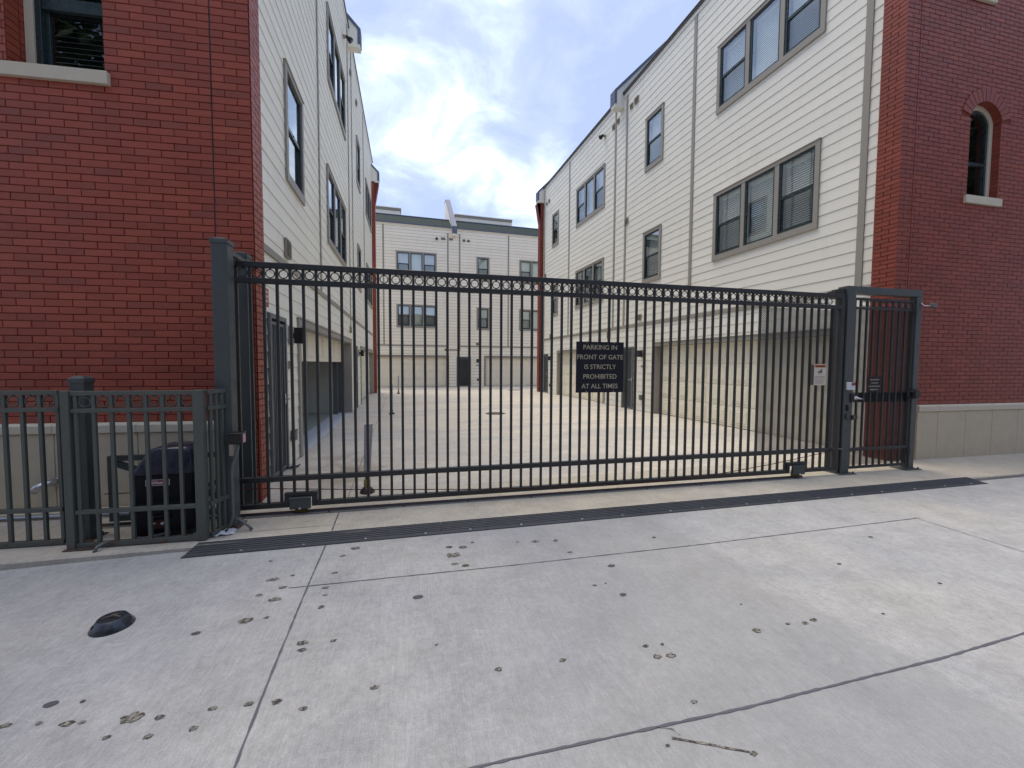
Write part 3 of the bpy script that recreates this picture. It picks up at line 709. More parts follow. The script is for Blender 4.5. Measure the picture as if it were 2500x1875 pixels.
def rext(mb):
    for a in ARCHES:
        c, zc_, R, hw = arch_geo(a); t0 = math.asin(hw/R); n = 13
        for k in range(n):
            u0, u1 = -t0+2*t0*k/n+.012, -t0+2*t0*(k+1)/n-.012
            q = [(R-.002, u0), (R-.002, u1), (R+.198, u1), (R+.198, u0)]
            mb.prism([FRB.pt(c+r_*math.sin(u), -.10 if r_ < R else -.01, zc_+r_*math.cos(u)) for r_, u in q], (0, (.114 if False else 0)+FRB.out(0), 0)) if False else mb.prism([FRB.pt(c+r_*math.sin(u), -.10, zc_+r_*math.cos(u)) for r_, u in q], (0, FRB.out(.116), 0))
        jamb_bricks(mb, FRB, a[1], a[2], a[3], 1, .0675); jamb_bricks(mb, FRB, a[0], a[2], a[3], -1, .0675)
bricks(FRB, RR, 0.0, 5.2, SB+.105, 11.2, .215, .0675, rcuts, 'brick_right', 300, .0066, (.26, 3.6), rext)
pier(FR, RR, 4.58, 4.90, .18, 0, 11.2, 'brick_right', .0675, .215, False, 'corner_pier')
for a in ARCHES:
    c, zc_, R, hw = arch_geo(a)
    mb = MB(); FRB.box(mb, a[0]-.05, a[1]+.06, -.12, .045, a[2]-.125, a[2]-.002); sill = ob('window_sill', mb.mesh('window_sill', 'cap_stone', .004), RR, FRB.m)
    tw = .075; t0 = math.asin(hw/R); n = 20
    arc = lambda rr_: [(c+rr_*math.sin(-t0+2*t0*k/n), zc_+rr_*math.cos(-t0+2*t0*k/n)) for k in range(n+1)]
    def band(name, off0, off1, d0, d1, mat, par):
        mb = MB(); o_ = [(a[0]+off0, a[2])]+[(max(a[0]+off0, min(a[1]-off0, x)), z) for x, z in arc(R-off0)]+[(a[1]-off0, a[2])]
        i_ = [(a[0]+off1, a[2])]+[(max(a[0]+off1, min(a[1]-off1, x)), z) for x, z in arc(R-off1)]+[(a[1]-off1, a[2])]
        for k in range(len(o_)-1):
            mb.prism([FRB.pt(o_[k][0], d0, o_[k][1]), FRB.pt(o_[k+1][0], d0, o_[k+1][1]), FRB.pt(i_[k+1][0], d0, i_[k+1][1]), FRB.pt(i_[k][0], d0, i_[k][1])], (0, FRB.out(d1-d0), 0))
        return ob(name, mb.mesh(name, mat), par, FRB.m)
    wv = band('arched_window', .0, tw, -.16, -.095, 'cap_stone', RR)
    band('sash', tw, tw+.045, -.17, -.115, 'sash', wv)
    mb = MB(); i_ = [(a[0]+.1, a[2])]+[(max(a[0]+.1, min(a[1]-.1, x)), z) for x, z in arc(R-.1)]+[(a[1]-.1, a[2])]
    mb.face([FRB.pt(x, -.14, z) for x, z in i_[::-1]]); ob('pane', mb.mesh('pane', 'street_glass'), wv, FRB.m)
    mb = MB(); zm = a[2]+.56; FRB.box(mb, a[0]+tw, a[1]-tw, -.15, -.118, zm, zm+.05); FRB.box(mb, a[0]+tw+.045, a[0]+tw+.075, -.16, -.13, a[2], zm); FRB.box(mb, a[1]-tw-.075, a[1]-tw-.045, -.16, -.13, a[2], zm); FRB.box(mb, a[0]+tw, a[1]-tw, -.16, -.12, a[2], a[2]+.05)
    ob('sash_rail', mb.mesh('sash_rail', 'sash'), wv, FRB.m)
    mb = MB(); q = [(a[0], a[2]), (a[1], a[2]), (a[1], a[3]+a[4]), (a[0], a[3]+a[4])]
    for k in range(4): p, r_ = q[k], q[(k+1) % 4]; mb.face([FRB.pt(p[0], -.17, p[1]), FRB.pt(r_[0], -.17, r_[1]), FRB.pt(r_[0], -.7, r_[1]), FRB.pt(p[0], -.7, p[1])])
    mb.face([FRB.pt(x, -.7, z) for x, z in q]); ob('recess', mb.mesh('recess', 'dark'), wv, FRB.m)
def stones(fr, root, xs_, x0, x1, zt, ct, zb=-.12):
    mb = MB(); fr.box(mb, x0+.03, x1, -.1, .035, zb, zt); base_ = ob('stone_base', mb.mesh('stone_base', 'mortar'), root, fr.m); base_.data.materials[0] = M['seam']
    js = [x0]+xs_+[x1]
    for a, b in zip(js, js[1:]):
        mb = MB(); fr.box(mb, a+.003, b-.003, -.05, .05, zb, zt-.004); ob('stone_panel', mb.mesh('stone_panel', 'stone', .004), root, fr.m)
    k = 0
    for a, b in zip(js, js[1:]):
        mb = MB(); m_ = lambda v: v
        mb.prism([fr.pt(a+.002, d, z) for d, z in ((-.05, zt), (.068, zt), (.068, zt+ct-.022), (.052, zt+ct), (-.05, zt+ct+.004))], (b-a-.004, 0, 0)); ob('cap_stone', mb.mesh('cap_stone', 'cap_stone'), root, fr.m)
stones(FRB, RR, [.988, 1.603, 2.226, 2.85, 3.47, 4.1, 4.7], .55, 5.2, .775, .10)
mb = MB(); mb.box(7.80, 13.5, 20.9, 21.1, 0, REAVE); mb.box(12.9, 13.1, 4.4, 21.0, 0, REAVE); mb.box(7.66, 13.1, 4.75, 21.0, REAVE-.06, REAVE-.01); mb.box(7.7, 12.6, 4.6, 4.75, .9, 4.1)
mb.box(12.5, 13.0, 4.35, 4.7, 0, 11.2)
ob('rear_shell', mb.mesh('rear_shell', 'siding'), RR, None)
mb = MB(); mb.prism([(7.62, 4.7, REAVE+.07), (8.9, 4.7, REAVE+1.35), (13, 4.7, REAVE+1.35), (13, 4.7, REAVE)], (0, 16.4, 0)); ob('roof', mb.mesh('roof', 'shingle'), RR, None)

# left row house
LR = thing('row_house', (-1.5, 4.9, 0), 'cream sided row house with an open garage and red brick front on the left', 'building')
LW = [(6.66, 7.68, 4.12, 5.78, 1), (9.80, 12.52, 4.12, 5.78, 3), (10.1, 12.70, 7.75, 9.36, 3), (15.32, 16.28, 4.1, 5.62, 1), (15.35, 16.36, 7.72, 9.30, 1), (18.45, 21.05, 4.1, 5.70, 3), (18.45, 21.05, 7.72, 9.20, 3)]
LD = [(5.72, 6.42, -.02, 2.12), (7.24, 13.22, -.02, 2.09), (13.98, 14.75, -.02, 2.08), (15.98, 21.3, -.02, 2.0)]
LEAVE = 11.5
mb = MB(); wall_faces(FL, mb, 4.95, 22.1, 0, LEAVE, [(w[0]+.045, w[1]-.045, w[2]+.06, w[3]-.04) for w in LW]+[(a-.03, b+.03, c, d+.03) for a, b, c, d in LD], .16)
ob('wall', mb.mesh('wall', 'backer'), LR, FL.m)
blk = [(w[0]-.002, w[1]+.002, w[2], w[3]+.016) for w in LW]
blk += [(5.71, 6.43, -.1, 2.13), (7.12, 13.34, -.1, 2.205), (13.97, 14.76, -.1, 2.09), (15.86, 21.42, -.1, 2.115)]
vt = [(9.03, .08, 2.94, LEAVE-.12), (13.34, .07, 2.55, LEAVE-.12), (14.16, .07, 2.55, LEAVE-.12), (17.68, .07, 2.94, LEAVE-.12)]
blk += [(a-w/2, a+w/2, c, d) for a, w, c, d in vt] + [(5.2, 22, 2.85, 2.94), (4.7, 22.2, LEAVE-.12, LEAVE+.1)]
planks(FL, LR, 5.2, 21.95, .01, LEAVE-.12, .2035, blk, 'siding_left')
for a, w, c, d in vt:
    mb = MB(); FL.box(mb, a-w/2, a+w/2, 0, .034, c, d); ob('trim_board', mb.mesh('trim_board', 'trim', .0015), LR, FL.m)
mb = MB(); FL.box(mb, 5.2, 21.95, 0, .036, 2.852, 2.938); ob('band_board', mb.mesh('band_board', 'trim', .0015), LR, FL.m)
mb = MB(); FL.box(mb, 4.95, 22.1, 0, .03, LEAVE-.12, LEAVE); ob('frieze_board', mb.mesh('frieze_board', 'siding_left'), LR, FL.m)
mb = MB(); FL.box(mb, 4.9, 22.12, -.3, .06, LEAVE, LEAVE+.04); ob('eave_flashing', mb.mesh('eave_flashing', 'fascia'), LR, FL.m)
for w in LW: window(FL, LR, w[0], w[1], w[2], w[3], ['hung', 'fixed', 'hung'] if w[4] == 3 else ['hung'], 'none')
security_door(FL, LR, 5.72, 6.42, 2.12, nb=7); security_door(FL, LR, 13.98, 14.75, 2.08)
door_trim(FL, LR, 7.24, 13.22, 2.09); door_trim(FL, LR, 15.98, 21.3, 2.0)
garage_door(FL, LR, 15.98, 21.3, .01, 2.0, 8, 'door_cream')
g_ = garage_door(FL, LR, 7.24, 13.22, 1.53, 2.18, 8, 'door_cream', .22, 1)
mb = MB()     # garage room
a, b, dd = 7.1, 13.3, -6.0
for q in ([(a, -.17, 0), (a, dd, 0), (a, dd, 2.5), (a, -.17, 2.5)], [(b, -.17, 0), (b, dd, 0), (b, dd, 2.5), (b, -.17, 2.5)], [(a, dd, 0), (b, dd, 0), (b, dd, 2.5), (a, dd, 2.5)], [(a, -.17, 2.5), (b, -.17, 2.5), (b, dd, 2.5), (a, dd, 2.5)]):
    mb.face([FL.pt(*p) for p in q])
FL.box(mb, b-.03, b-.005, -3.0, -.3, .0, .09); FL.box(mb, a, b, dd+.005, dd+.03, .0, .3)
ob('garage_room', mb.mesh('garage_room', 'garage_wall'), LR, FL.m)
mb = MB(); FL.box(mb, b-.5, b-.4, -.42, -.3, .0, 2.4); FL.box(mb, b-.06, b-.02, -.35, -.25, 0, 2.4); ob('door_track', mb.mesh('door_track', 'conduit'), LR, FL.m)
mb = MB(); mb.face([FL.pt(a, -.40, .012), FL.pt(b, -.40, .012), FL.pt(b, dd, .012), FL.pt(a, dd, .012)]); ob('garage_floor', mb.mesh('garage_floor', 'garage_floor'), LR, FL.m)
mb = MB(); mb.prism([FL.pt(7.12, d, z) for d, z in ((-.42, .002), (.02, .002), (.02, .010), (-.42, .016))], (6.2, 0, 0)); ob('garage_threshold', mb.mesh('garage_threshold', 'threshold'), LR, FL.m)
fin(FL, LR, 13.75, .36, 11.0, mat='siding_left'); fin(FL, LR, 21.75, .36, 10.35, h=.5, mat='siding_left')
pier(FL, LR, 21.6, 21.95, .17, 0, 10.4, 'brick_left', .0695, .22, True)
pier(FL, LR, 4.92, 5.20, .155, -.1, 11.4, 'brick_left', .0713, .235, False, 'corner_pier')

WX0, WX1, WZ0, WZ1 = .145, .95, 4.29, 6.35
def lcuts(z):
    if WZ0-.14 < z < WZ0: return [(-.55, WX1+.045)]
    if WZ0 <= z < WZ1: return [(WX0, WX1)]
    return []
mb = MB(); wall_faces(FLB, mb, -3.4, 2.24, .8, 11.4, [(WX0, WX1, WZ0-.12, WZ1)], .3); ob('front_wall', mb.mesh('front_wall', 'mortar'), LR, FLB.m)
def lext(mb):
    z = WZ0
    while z < WZ1:
        for p in (WX0, WX1):
            mb.box(p-.008, p+.008, -.006*FLB.sg, -.12*FLB.sg, z, z+.062); mb.box(p-.008, p+.008, -.13*FLB.sg, -.21*FLB.sg, z, z+.062)
        z += .0713
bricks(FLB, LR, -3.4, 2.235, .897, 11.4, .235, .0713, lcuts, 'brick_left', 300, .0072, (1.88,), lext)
strip_m = MB()
for k in range(120):
    z = .9+k*.085; strip_m.box(1.876+.006*math.sin(k*.13), 1.888+.006*math.sin(k*.13), -.012*FLB.sg, .004*FLB.sg, z, z+.086)
mb = MB(); FLB.box(mb, 2.0, 2.24, -.05, 0, -.1, .9); ob('corner_foot', mb.mesh('corner_foot', 'mortar'), LR, FLB.m)
mb = MB()
for k in range(13):
    z = -.04+k*.0713
    for p, q in (((2.002, 2.225),) if k % 2 else ((2.002, 2.11), (2.12, 2.225))): brick_block(mb, p, q, -.01, .012, z, z+.0613, FLB.sg)
ob('brick_course', mb.mesh('brick_course', 'brick_left'), LR, FLB.m, kind='stuff')
mb = MB(); FRB.box(mb, 0.0, .56, -.05, 0, -.1, .88); ob('corner_foot', mb.mesh('corner_foot', 'mortar'), RR, FRB.m)
mb = MB()
for k in range(13):
    z = 0+k*.0675; x = .0 if k % 2 else -.1075
    while x < .55:
        a_, b_ = max(x, 0), min(x+.206, .548)
        if b_-a_ > .02: brick_block(mb, a_, b_, -.01, .012, z, z+.0585, FRB.sg)
        x += .215
ob('brick_course', mb.mesh('brick_course', 'brick_right'), RR, FRB.m, kind='stuff')
ob('control_joint', strip_m.mesh('control_joint', 'ink'), LR, FLB.m)
mb = MB(); FLB.box(mb, -.55, WX1+.045, -.22, .05, WZ0-.125, WZ0-.002); ob('window_sill', mb.mesh('window_sill', 'cap_stone', .004), LR, FLB.m)
mb = MB(); FLB.box(mb, WX0+.01, WX0+.085, -.24, -.17, WZ0, WZ1); FLB.box(mb, WX1-.085, WX1-.01, -.24, -.17, WZ0, WZ1); FLB.box(mb, WX0+.01, WX1-.01, -.24, -.17, WZ1-.08, WZ1)
fw = ob('street_window', mb.mesh('street_window', 'cap_stone', .003), LR, FLB.m)
mb = MB(); f0, f1 = WX0+.085, WX1-.085
FLB.box(mb, f0, f0+.05, -.27, -.19, WZ0, WZ1-.08); FLB.box(mb, f1-.05, f1, -.27, -.19, WZ0, WZ1-.08); FLB.box(mb, f0, f1, -.27, -.19, WZ0, WZ0+.03); FLB.box(mb, f0+.05, f1-.05, -.25, -.205, 4.97, 5.09)
FLB.box(mb, f0+.05, f0+.085, -.27, -.24, WZ0, 5.0); FLB.box(mb, f1-.085, f1-.05, -.27, -.24, WZ0, 5.0); ob('sash', mb.mesh('sash', 'sash', .002), fw, FLB.m)
mb = MB()
for z_, z2_, d_ in ((WZ0+.03, 4.98, -.255), (5.08, WZ1-.08, -.23)): mb.face([FLB.pt(f0+.05, d_, z_), FLB.pt(f1-.05, d_, z_), FLB.pt(f1-.05, d_, z2_), FLB.pt(f0+.05, d_, z2_)])
ob('pane', mb.mesh('pane', 'street_glass'), fw, FLB.m)
for nm, zz, ze, mt in (('blind', WZ0+.05, 5.0, 'blind_dark'), ('blind', 5.08, WZ1-.1, 'blind')):
    mb = MB()
    while zz < ze: mb.face([FLB.pt(f0+.06, -.345, zz+.012), FLB.pt(f1-.055, -.345, zz+.012), FLB.pt(f1-.055, -.31, zz-.014), FLB.pt(f0+.06, -.31, zz-.014)]); zz += .052
    ob(nm, mb.mesh(nm, mt), fw, FLB.m)
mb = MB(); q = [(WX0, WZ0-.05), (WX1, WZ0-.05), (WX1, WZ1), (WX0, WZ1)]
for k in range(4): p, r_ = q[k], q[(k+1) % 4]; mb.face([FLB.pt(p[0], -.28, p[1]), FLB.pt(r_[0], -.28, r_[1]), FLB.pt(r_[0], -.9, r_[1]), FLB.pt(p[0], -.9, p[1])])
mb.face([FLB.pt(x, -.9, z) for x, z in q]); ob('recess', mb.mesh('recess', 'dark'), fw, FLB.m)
stones(FLB, LR, [-3.19, -2.47, -1.75, -1.03, -.31, .411, 1.135, 1.86], -3.4, 2.0, .797, .095)
mb = MB(); mb.box(-8.2, -1.35, 21.9, 22.05, 0, LEAVE); mb.box(-8.2, -8.0, 5, 22, 0, LEAVE); mb.prism([(-8.1, 5.9, LEAVE-.05), (-1.9, 5.25, LEAVE-.05), (-1.3, 22, LEAVE-.05), (-8.1, 22, LEAVE-.05)], (0, 0, .04))
mb.box(-8.2, -7.0, 5.4, 5.6, 0, LEAVE)
ob('rear_shell', mb.mesh('rear_shell', 'siding_left'), LR, None)
mb = MB(); mb.prism([FL.pt(4.95, d, z) for d, z in ((.02, LEAVE+.05), (-1.3, LEAVE+1.3), (-5.5, LEAVE+1.3), (-5.5, LEAVE+.02))], (17.1, 0, 0)); ob('roof', mb.mesh('roof', 'shingle'), LR, FL.m)

# back row house
BR = thing('row_house', (4, 27, 0), 'pale row house with a green shingle roof closing the far end of the yard', 'building')
BW = [(.04, 2.56, 6.95, 8.54, 3), (5.16, 6.03, 6.95, 8.53, 1), (8.11, 10.63, 6.95, 8.54, 3), (.05, 2.56, 3.77, 5.23, 3), (5.17, 6.03, 3.75, 5.21, 1), (8.12, 10.6, 3.77, 5.22, 3)]
BD = [(-3.0, 3.22, -.02, 1.90), (3.85, 4.78, -.02, 1.95), (5.80, 11.3, -.02, 1.90)]
mb = MB(); wall_faces(FB, mb, -9, 17, 0, 10.25, [(w[0]+.045, w[1]-.045, w[2]+.06, w[3]-.04) for w in BW]+[(a-.03, b+.03, c, d+.03) for a, b, c, d in BD], .16); ob('wall', mb.mesh('wall', 'backer'), BR, FB.m)
blk = [(w[0]-.002, w[1]+.002, w[2], w[3]+.016) for w in BW]+[(-3.12, 3.34, -.1, 2.03), (3.84, 4.79, -.1, 1.96), (5.68, 11.4, -.1, 2.03)]
vt = [(-.71, .09, 2.68, 10.1), (3.28, .09, 2.36, 9.9), (4.04, .09, 2.36, 9.9), (7.34, .09, 2.68, 10.1)]
blk += [(a-w/2, a+w/2, c, d) for a, w, c, d in vt]+[(-9, 3.28, 2.6, 2.68), (4.04, 17, 2.6, 2.68), (3.28, 4.04, 2.36, 2.44)]
planks(FB, BR, -9, 17, .01, 10.14, .1935, blk, 'siding_back', 0, .030, .005)
for a, w, c, d in vt:
    mb = MB(); FB.box(mb, a-w/2, a+w/2, 0, .034, c, d); ob('trim_board', mb.mesh('trim_board', 'trim'), BR, FB.m)
for a, b, z in ((-9, 3.235, 2.6), (4.085, 17, 2.6), (3.235, 4.085, 2.36)):
    mb = MB(); FB.box(mb, a, b, 0, .036, z, z+.08); ob('band_board', mb.mesh('band_board', 'trim'), BR, FB.m)
mb = MB(); FB.box(mb, -9, 17, 0, .05, 10.14, 10.22); ob('frieze_board', mb.mesh('frieze_board', 'siding_back'), BR, FB.m)
mb = MB(); FB.box(mb, -9, 17, -.02, .12, 10.22, 10.28); ob('gutter', mb.mesh('gutter', 'metal_cap'), BR, FB.m)
for i, w in enumerate(BW): window(FB, BR, w[0], w[1], w[2], w[3], ['hung', 'fixed', 'hung'] if w[4] == 3 else ['hung'], 'curtain', bslat='blind')
for d_ in ((-3.0, 3.22), (5.80, 11.3)): garage_door(FB, BR, d_[0], d_[1], .01, 1.90, 8, 'door_back', .12); door_trim(FB, BR, d_[0], d_[1], 1.90, .10)
security_door(FB, BR, 3.85, 4.78, 1.95)
mb = MB(); mb.prism([FB.pt(-9, d, z) for d, z in ((.1, 10.28), (-1.5, 11.22), (-6, 11.22), (-6, 10.2))], (26, 0, 0)); ob('roof', mb.mesh('roof', 'shingle'), BR, FB.m)
mb = MB(); FB.box(mb, -9, 17, -1.56, -1.46, 11.22, 11.27)
for x in (-.55, 1.9, 5.2, 8.4): FB.box(mb, x-.03, x+.03, -1.5, -1.3, 11.1, 11.2)
ob('ridge_flashing', mb.mesh('ridge_flashing', 'metal_cap'), BR, FB.m)
for a, b in ((-6.0, .38), (4.18, 8.40)):
    mb = MB(); FB.box(mb, a, b, -5, -3, 11, 12.05); p_ = ob('roof_room', mb.mesh('roof_room', 'siding_back'), BR, FB.m)
    mb = MB(); FB.box(mb, a-.03, b+.03, -5, -2.96, 12.05, 12.20); ob('parapet_band', mb.mesh('parapet_band', 'vent'), p_, FB.m)
    mb = MB(); FB.box(mb, a-.05, b+.05, -5, -2.93, 12.2, 12.25); ob('coping', mb.mesh('coping', 'siding_back'), p_, FB.m)
fin(FB, BR, 3.68, .34, 9.72, th=.27, h=.55, run=3.6, up=3.0, mat='siding_back', back=-4.0)
mb = MB(); mb.box(-9, -8.8, 27, 33, 0, 10.2); mb.box(16.8, 17, 27, 33, 0, 10.2); mb.box(-9, 17, 33, 33.2, 0, 10.2); ob('rear_shell', mb.mesh('rear_shell', 'siding_back'), BR, None)

# ------------------------------------------------------------ small wall fittings (things hung on the walls)
def vent_box(fr, x, z, w, h, label, group='vent covers on the walls', d=.05, name='wall_vent'):
    mb = MB(); fr.box(mb, -w/2, w/2, .02, d, -h/2, h/2)
    t = ob(name, mb.mesh(name, 'vent', .003), None, fr.at(x, 0, z), label, 'vent', group)
    mb = MB(); fr.box(mb, -w/2+.025, w/2-.025, d, d+.012, -h/2+.025, h/2-.025)
    k = -h/2+.035
    while k < h/2-.04: fr.box(mb, -w/2+.03, w/2-.03, d+.012, d+.018, k, k+.008); k += .022
    ob('louvre', mb.mesh('louvre', 'vent_inner'), t, fr.at(x, 0, z)); return t
vent_box(FL, 6.62, 3.13, .22, .27, 'tall tan vent cover just above the grey band near the brick corner on the left')
vent_box(FL, 13.2, 2.50, .16, .20, 'small tan vent below the band past the open garage on the left row')
vent_box(FR, 11.72, 3.03, .16, .20, 'small tan vent above the grey band behind the navy sign on the right row')
vent_box(FR, 13.72, 2.60, .22, .26, 'tan vent below the band just above the navy sign on the right row')
vent_box(FR, 19.68, 2.92, .18, .22, 'tan vent above the band at the far end of the right row')
vent_box(FR, 12.63, 6.38, .20, .20, 'square tan vent beside the trim between second and third floors of the right row')
vent_box(FR, 12.15, 10.1, .22, .20, 'larger tan vent under the eave right of the parapet fin on the right row')
vent_box(FR, 12.44, 10.08, .16, .16, 'smaller tan vent under the eave nearest the parapet fin on the right row')
vent_box(FR, 13.60, 10.03, .18, .16, 'tan vent under the eave left of the trim below the parapet fin')
vent_box(FR, 13.28, 10.06, .14, .15, 'tan vent under the eave between the paired trims of the right row')
vent_box(FR, 20.05, 9.83, .14, .16, 'first of two tan vents under the far eave of the right row')
vent_box(FR, 20.37, 9.80, .14, .14, 'second of two tan vents under the far eave beside the brick pier')
vent_box(FR, 20.5, 6.14, .14, .2, 'narrow tan vent at mid height beside the far brick pier of the right row')
vent_box(FL, 15.4, 10.4, .16, .18, 'tan vent under the eave beyond the parapet fin of the left row')
vent_box(FL, 13.9, 10.4, .14, .16, 'tan vent under the eave below the parapet fin of the left row')
vent_box(FB, 2.98, 9.52, .28, .14, 'wide tan vent left of the trim under the far parapet fin')
vent_box(FB, 3.48, 9.53, .24, .14, 'wide tan vent right of the trim under the far parapet fin')
vent_box(FB, 4.33, 9.52, .18, .16, 'first square tan vent right of the paired trims on the far wall')
vent_box(FB, 4.62, 9.51, .18, .16, 'second square tan vent right of the paired trims on the far wall')
vent_box(FB, 5.23, 2.82, .20, .17, 'tan vent above the band right of the door on the far wall')
vent_box(FB, 3.16, 2.40, .22, .15, 'tan vent below the band left of the paired trims on the far wall')
def wall_lamp(fr, x, z, label, s=1.0):
    mb = MB(); fr.box(mb, -.09*s, .09*s, .02, .045, -.12*s, .12*s); t = ob('wall_lamp', mb.mesh('wall_lamp', 'vent', .002), None, fr.at(x, 0, z), label, 'lamp', 'box lamps beside the doors')
    mb = MB(); fr.box(mb, -.065*s, .065*s, .085, .19*s, -.105*s, .105*s); fr.box(mb, -.02, .02, .045, .085, -.04, .04); ob('lamp_box', mb.mesh('lamp_box', 'lamp_black', .002), t, fr.at(x, 0, z)); return t
wall_lamp(FL, 6.72, 1.90, 'black box lamp between the barred door and the open garage on the left', 1.1)
wall_lamp(FL, 15.3, 1.85, 'black box lamp beside the second door of the left row')
wall_lamp(FR, 11.52, 1.85, 'black box lamp between the barred door and the big garage door on the right')
wall_lamp(FR, 19.6, 1.80, 'black box lamp beside the last door at the far end of the right row')
wall_lamp(FB, 5.24, 1.70, 'black box lamp right of the barred door on the far wall')
def flood(fr, x, z, label):
    mb = MB().tube([fr.pt(0, .02, 0), fr.pt(0, .10, .02), fr.pt(0, .15, -.01)], [.06, .035, .03], 10); t = ob('flood_light', mb.mesh('flood_light', 'vent'), None, fr.at(x, 0, z), label, 'lamp', 'flood lights under the eaves')
    mb = MB().tube([fr.pt(0, .12, .03), fr.pt(0, .22, -.08)], [.045, .085], 12); ob('lamp_head', mb.mesh('lamp_head', 'lamp_black', smooth=True), t, fr.at(x, 0, z))
flood(FR, 14.25, 10.04, 'dark flood light under the eave of the right row'); flood(FB, 2.56, 9.5, 'dark flood light under the eave of the far wall')
flood(FL, 12.6, 10.5, 'dark flood light under the eave near the left parapet fin')
def plate(fr, x, z, w, h, label):
    mb = MB(); fr.box(mb, -w/2, w/2, .02, .036, -h/2, h/2); t = ob('number_plate', mb.mesh('number_plate', 'trim'), None, fr.at(x, 0, z), label, 'sign', 'unit number plates')
    mb = MB()
    for k in range(3): fr.box(mb, -w*.32+k*w*.22, -w*.2+k*w*.22, .036, .038, -h*.22, h*.22)
    ob('numerals', mb.mesh('numerals', 'vent'), t, fr.at(x, 0, z))
plate(FL, 6.66, 1.47, .15, .11, 'grey number plate under the lamp beside the open garage on the left')
plate(FR, 11.5, 1.45, .19, .07, 'grey number plate under the lamp beside the right hand garage door')
plate(FR, 19.53, 1.42, .08, .09, 'grey number plate by the far door of the right row')
plate(FB, 5.22, 1.39, .2, .07, 'grey number plate right of the far barred door')
def outlet(fr, x, z, label):
    mb = MB(); fr.box(mb, -.06, .06, .02, .085, -.075, .075); t = ob('outlet_box', mb.mesh('outlet_box', 'conduit', .004), None, fr.at(x, 0, z), label, 'outlet box', 'low outlet boxes on the walls')
    mb = MB(); fr.box(mb, -.066, .066, .05, .092, .055, .085); ob('lid', mb.mesh('lid', 'conduit'), t, fr.at(x, 0, z))
outlet(FL, 6.68, .43, 'grey outlet box low on the wall left of the open garage'); outlet(FR, 11.54, .44, 'grey outlet box low on the wall beside the right garage door')
outlet(FR, 19.66, .42, 'grey outlet box low on the far end of the right row'); outlet(FB, 5.25, .44, 'grey outlet box low on the far wall right of the door')
outlet(FR, 19.45, .05, 'small grey box at the foot of the far end of the right row') if False else None

def text(body, size, mat, mw, parent=None, name='lettering', w=1.0, align='CENTER', bold=0.0):
    cu = bpy.data.curves.new(name, 'FONT'); cu.body = body; cu.size = size; cu.align_x = align; cu.extrude = .0008; cu.offset = bold; cu.resolution_u = 3
    tmp = bpy.data.objects.new('tmp', cu); COL.objects.link(tmp); dg = bpy.context.evaluated_depsgraph_get(); me = bpy.data.meshes.new_from_object(tmp.evaluated_get(dg))
    bpy.data.objects.remove(tmp); bpy.data.curves.remove(cu); me.materials.clear(); me.materials.append(M[mat]); me.name = name
    o = ob(name, me, parent, mw @ Matrix.Rotation(PI/2, 4, 'X') @ Matrix.Diagonal((w, 1, 1, 1))); return o
# small red notice on the left wall
mb = MB(); FL.box(mb, 5.50, 5.72, .03, .036, 2.18, 2.40); t = ob('red_notice', mb.mesh('red_notice', 'red'), None, FL.m, 'small red notice with faded white print above the barred door on the left', 'sign')
mb = MB()
for k, (a, b) in enumerate(((5.54, 5.69), (5.53, 5.70), (5.55, 5.68))): FL.box(mb, a, b, .036, .0375, 2.345-k*.055, 2.372-k*.055)
ob('print', mb.mesh('print', 'pink_print'), t, FL.m)

# ------------------------------------------------------------ sliding gate
SG = thing('sliding_gate', (0, 0, 0), 'long charcoal sliding gate of square pickets with a row of rings under the top rail', 'gate', mw=FG.m)
g0, g1 = -1.02, 7.30
def rail(fr, root, name, x0, x1, z0, z1, d0=-.025, d1=.025, mat='gate', bev=.003):
    mb = MB(); fr.box(mb, 0, x1-x0, d0, d1, z0, z1); return ob(name, mb.mesh(name, mat, bev), root, fr.m @ T((x0, 0, 0)))
S0, S1 = 0.02, 7.27
for z0, z1 in ((2.408, 2.460), (2.258, 2.308), (.330, .382)): rail(FG, SG, 'rail', S0, S1, z0, z1)
rail(FG, SG, 'rail', S0, .427, .068, .118); rail(FG, SG, 'rail', .728, 6.474, .068, .118); rail(FG, SG, 'rail', 6.802, S1, .068, .118)
for a in (S0-.05, S1-.0): rail(FG, SG, 'end_stile', a, a+.05, .068, 2.46)
rail(FG, SG, 'end_stile', S1-.125, S1-.075, .118, 2.258)
pk = MB().box(-.0128, .0128, -.0128, .0128, 0, 1).mesh('picket', 'gate', .002)
rg = MB().torus((0, 0, 0), .0386, .0052, n=32, m=8).box(-.010, .010, -.004, .004, .039, .052).mesh('ring', 'gate', smooth=False)
for p_ in rg.polygons: p_.use_smooth = True
px = [.05+.1165*k for k in range(62)]
for x in px:
    if x > S1-.14: continue
    wheel = (.427 < x < .728) or (6.474 < x < 6.802)
    for z0, z1 in ((.20 if wheel else .118, .330), (.382, 2.258), (2.308, 2.408)):
        o = ob('picket', pk, SG, FG.at(x, 0, z0) @ Matrix.Diagonal((1, 1, z1-z0, 1)))
for k in range(61):
    if px[k]+.058 < S1-.1: ob('ring', rg, SG, FG.at(px[k]+.05825, 0, 2.356))
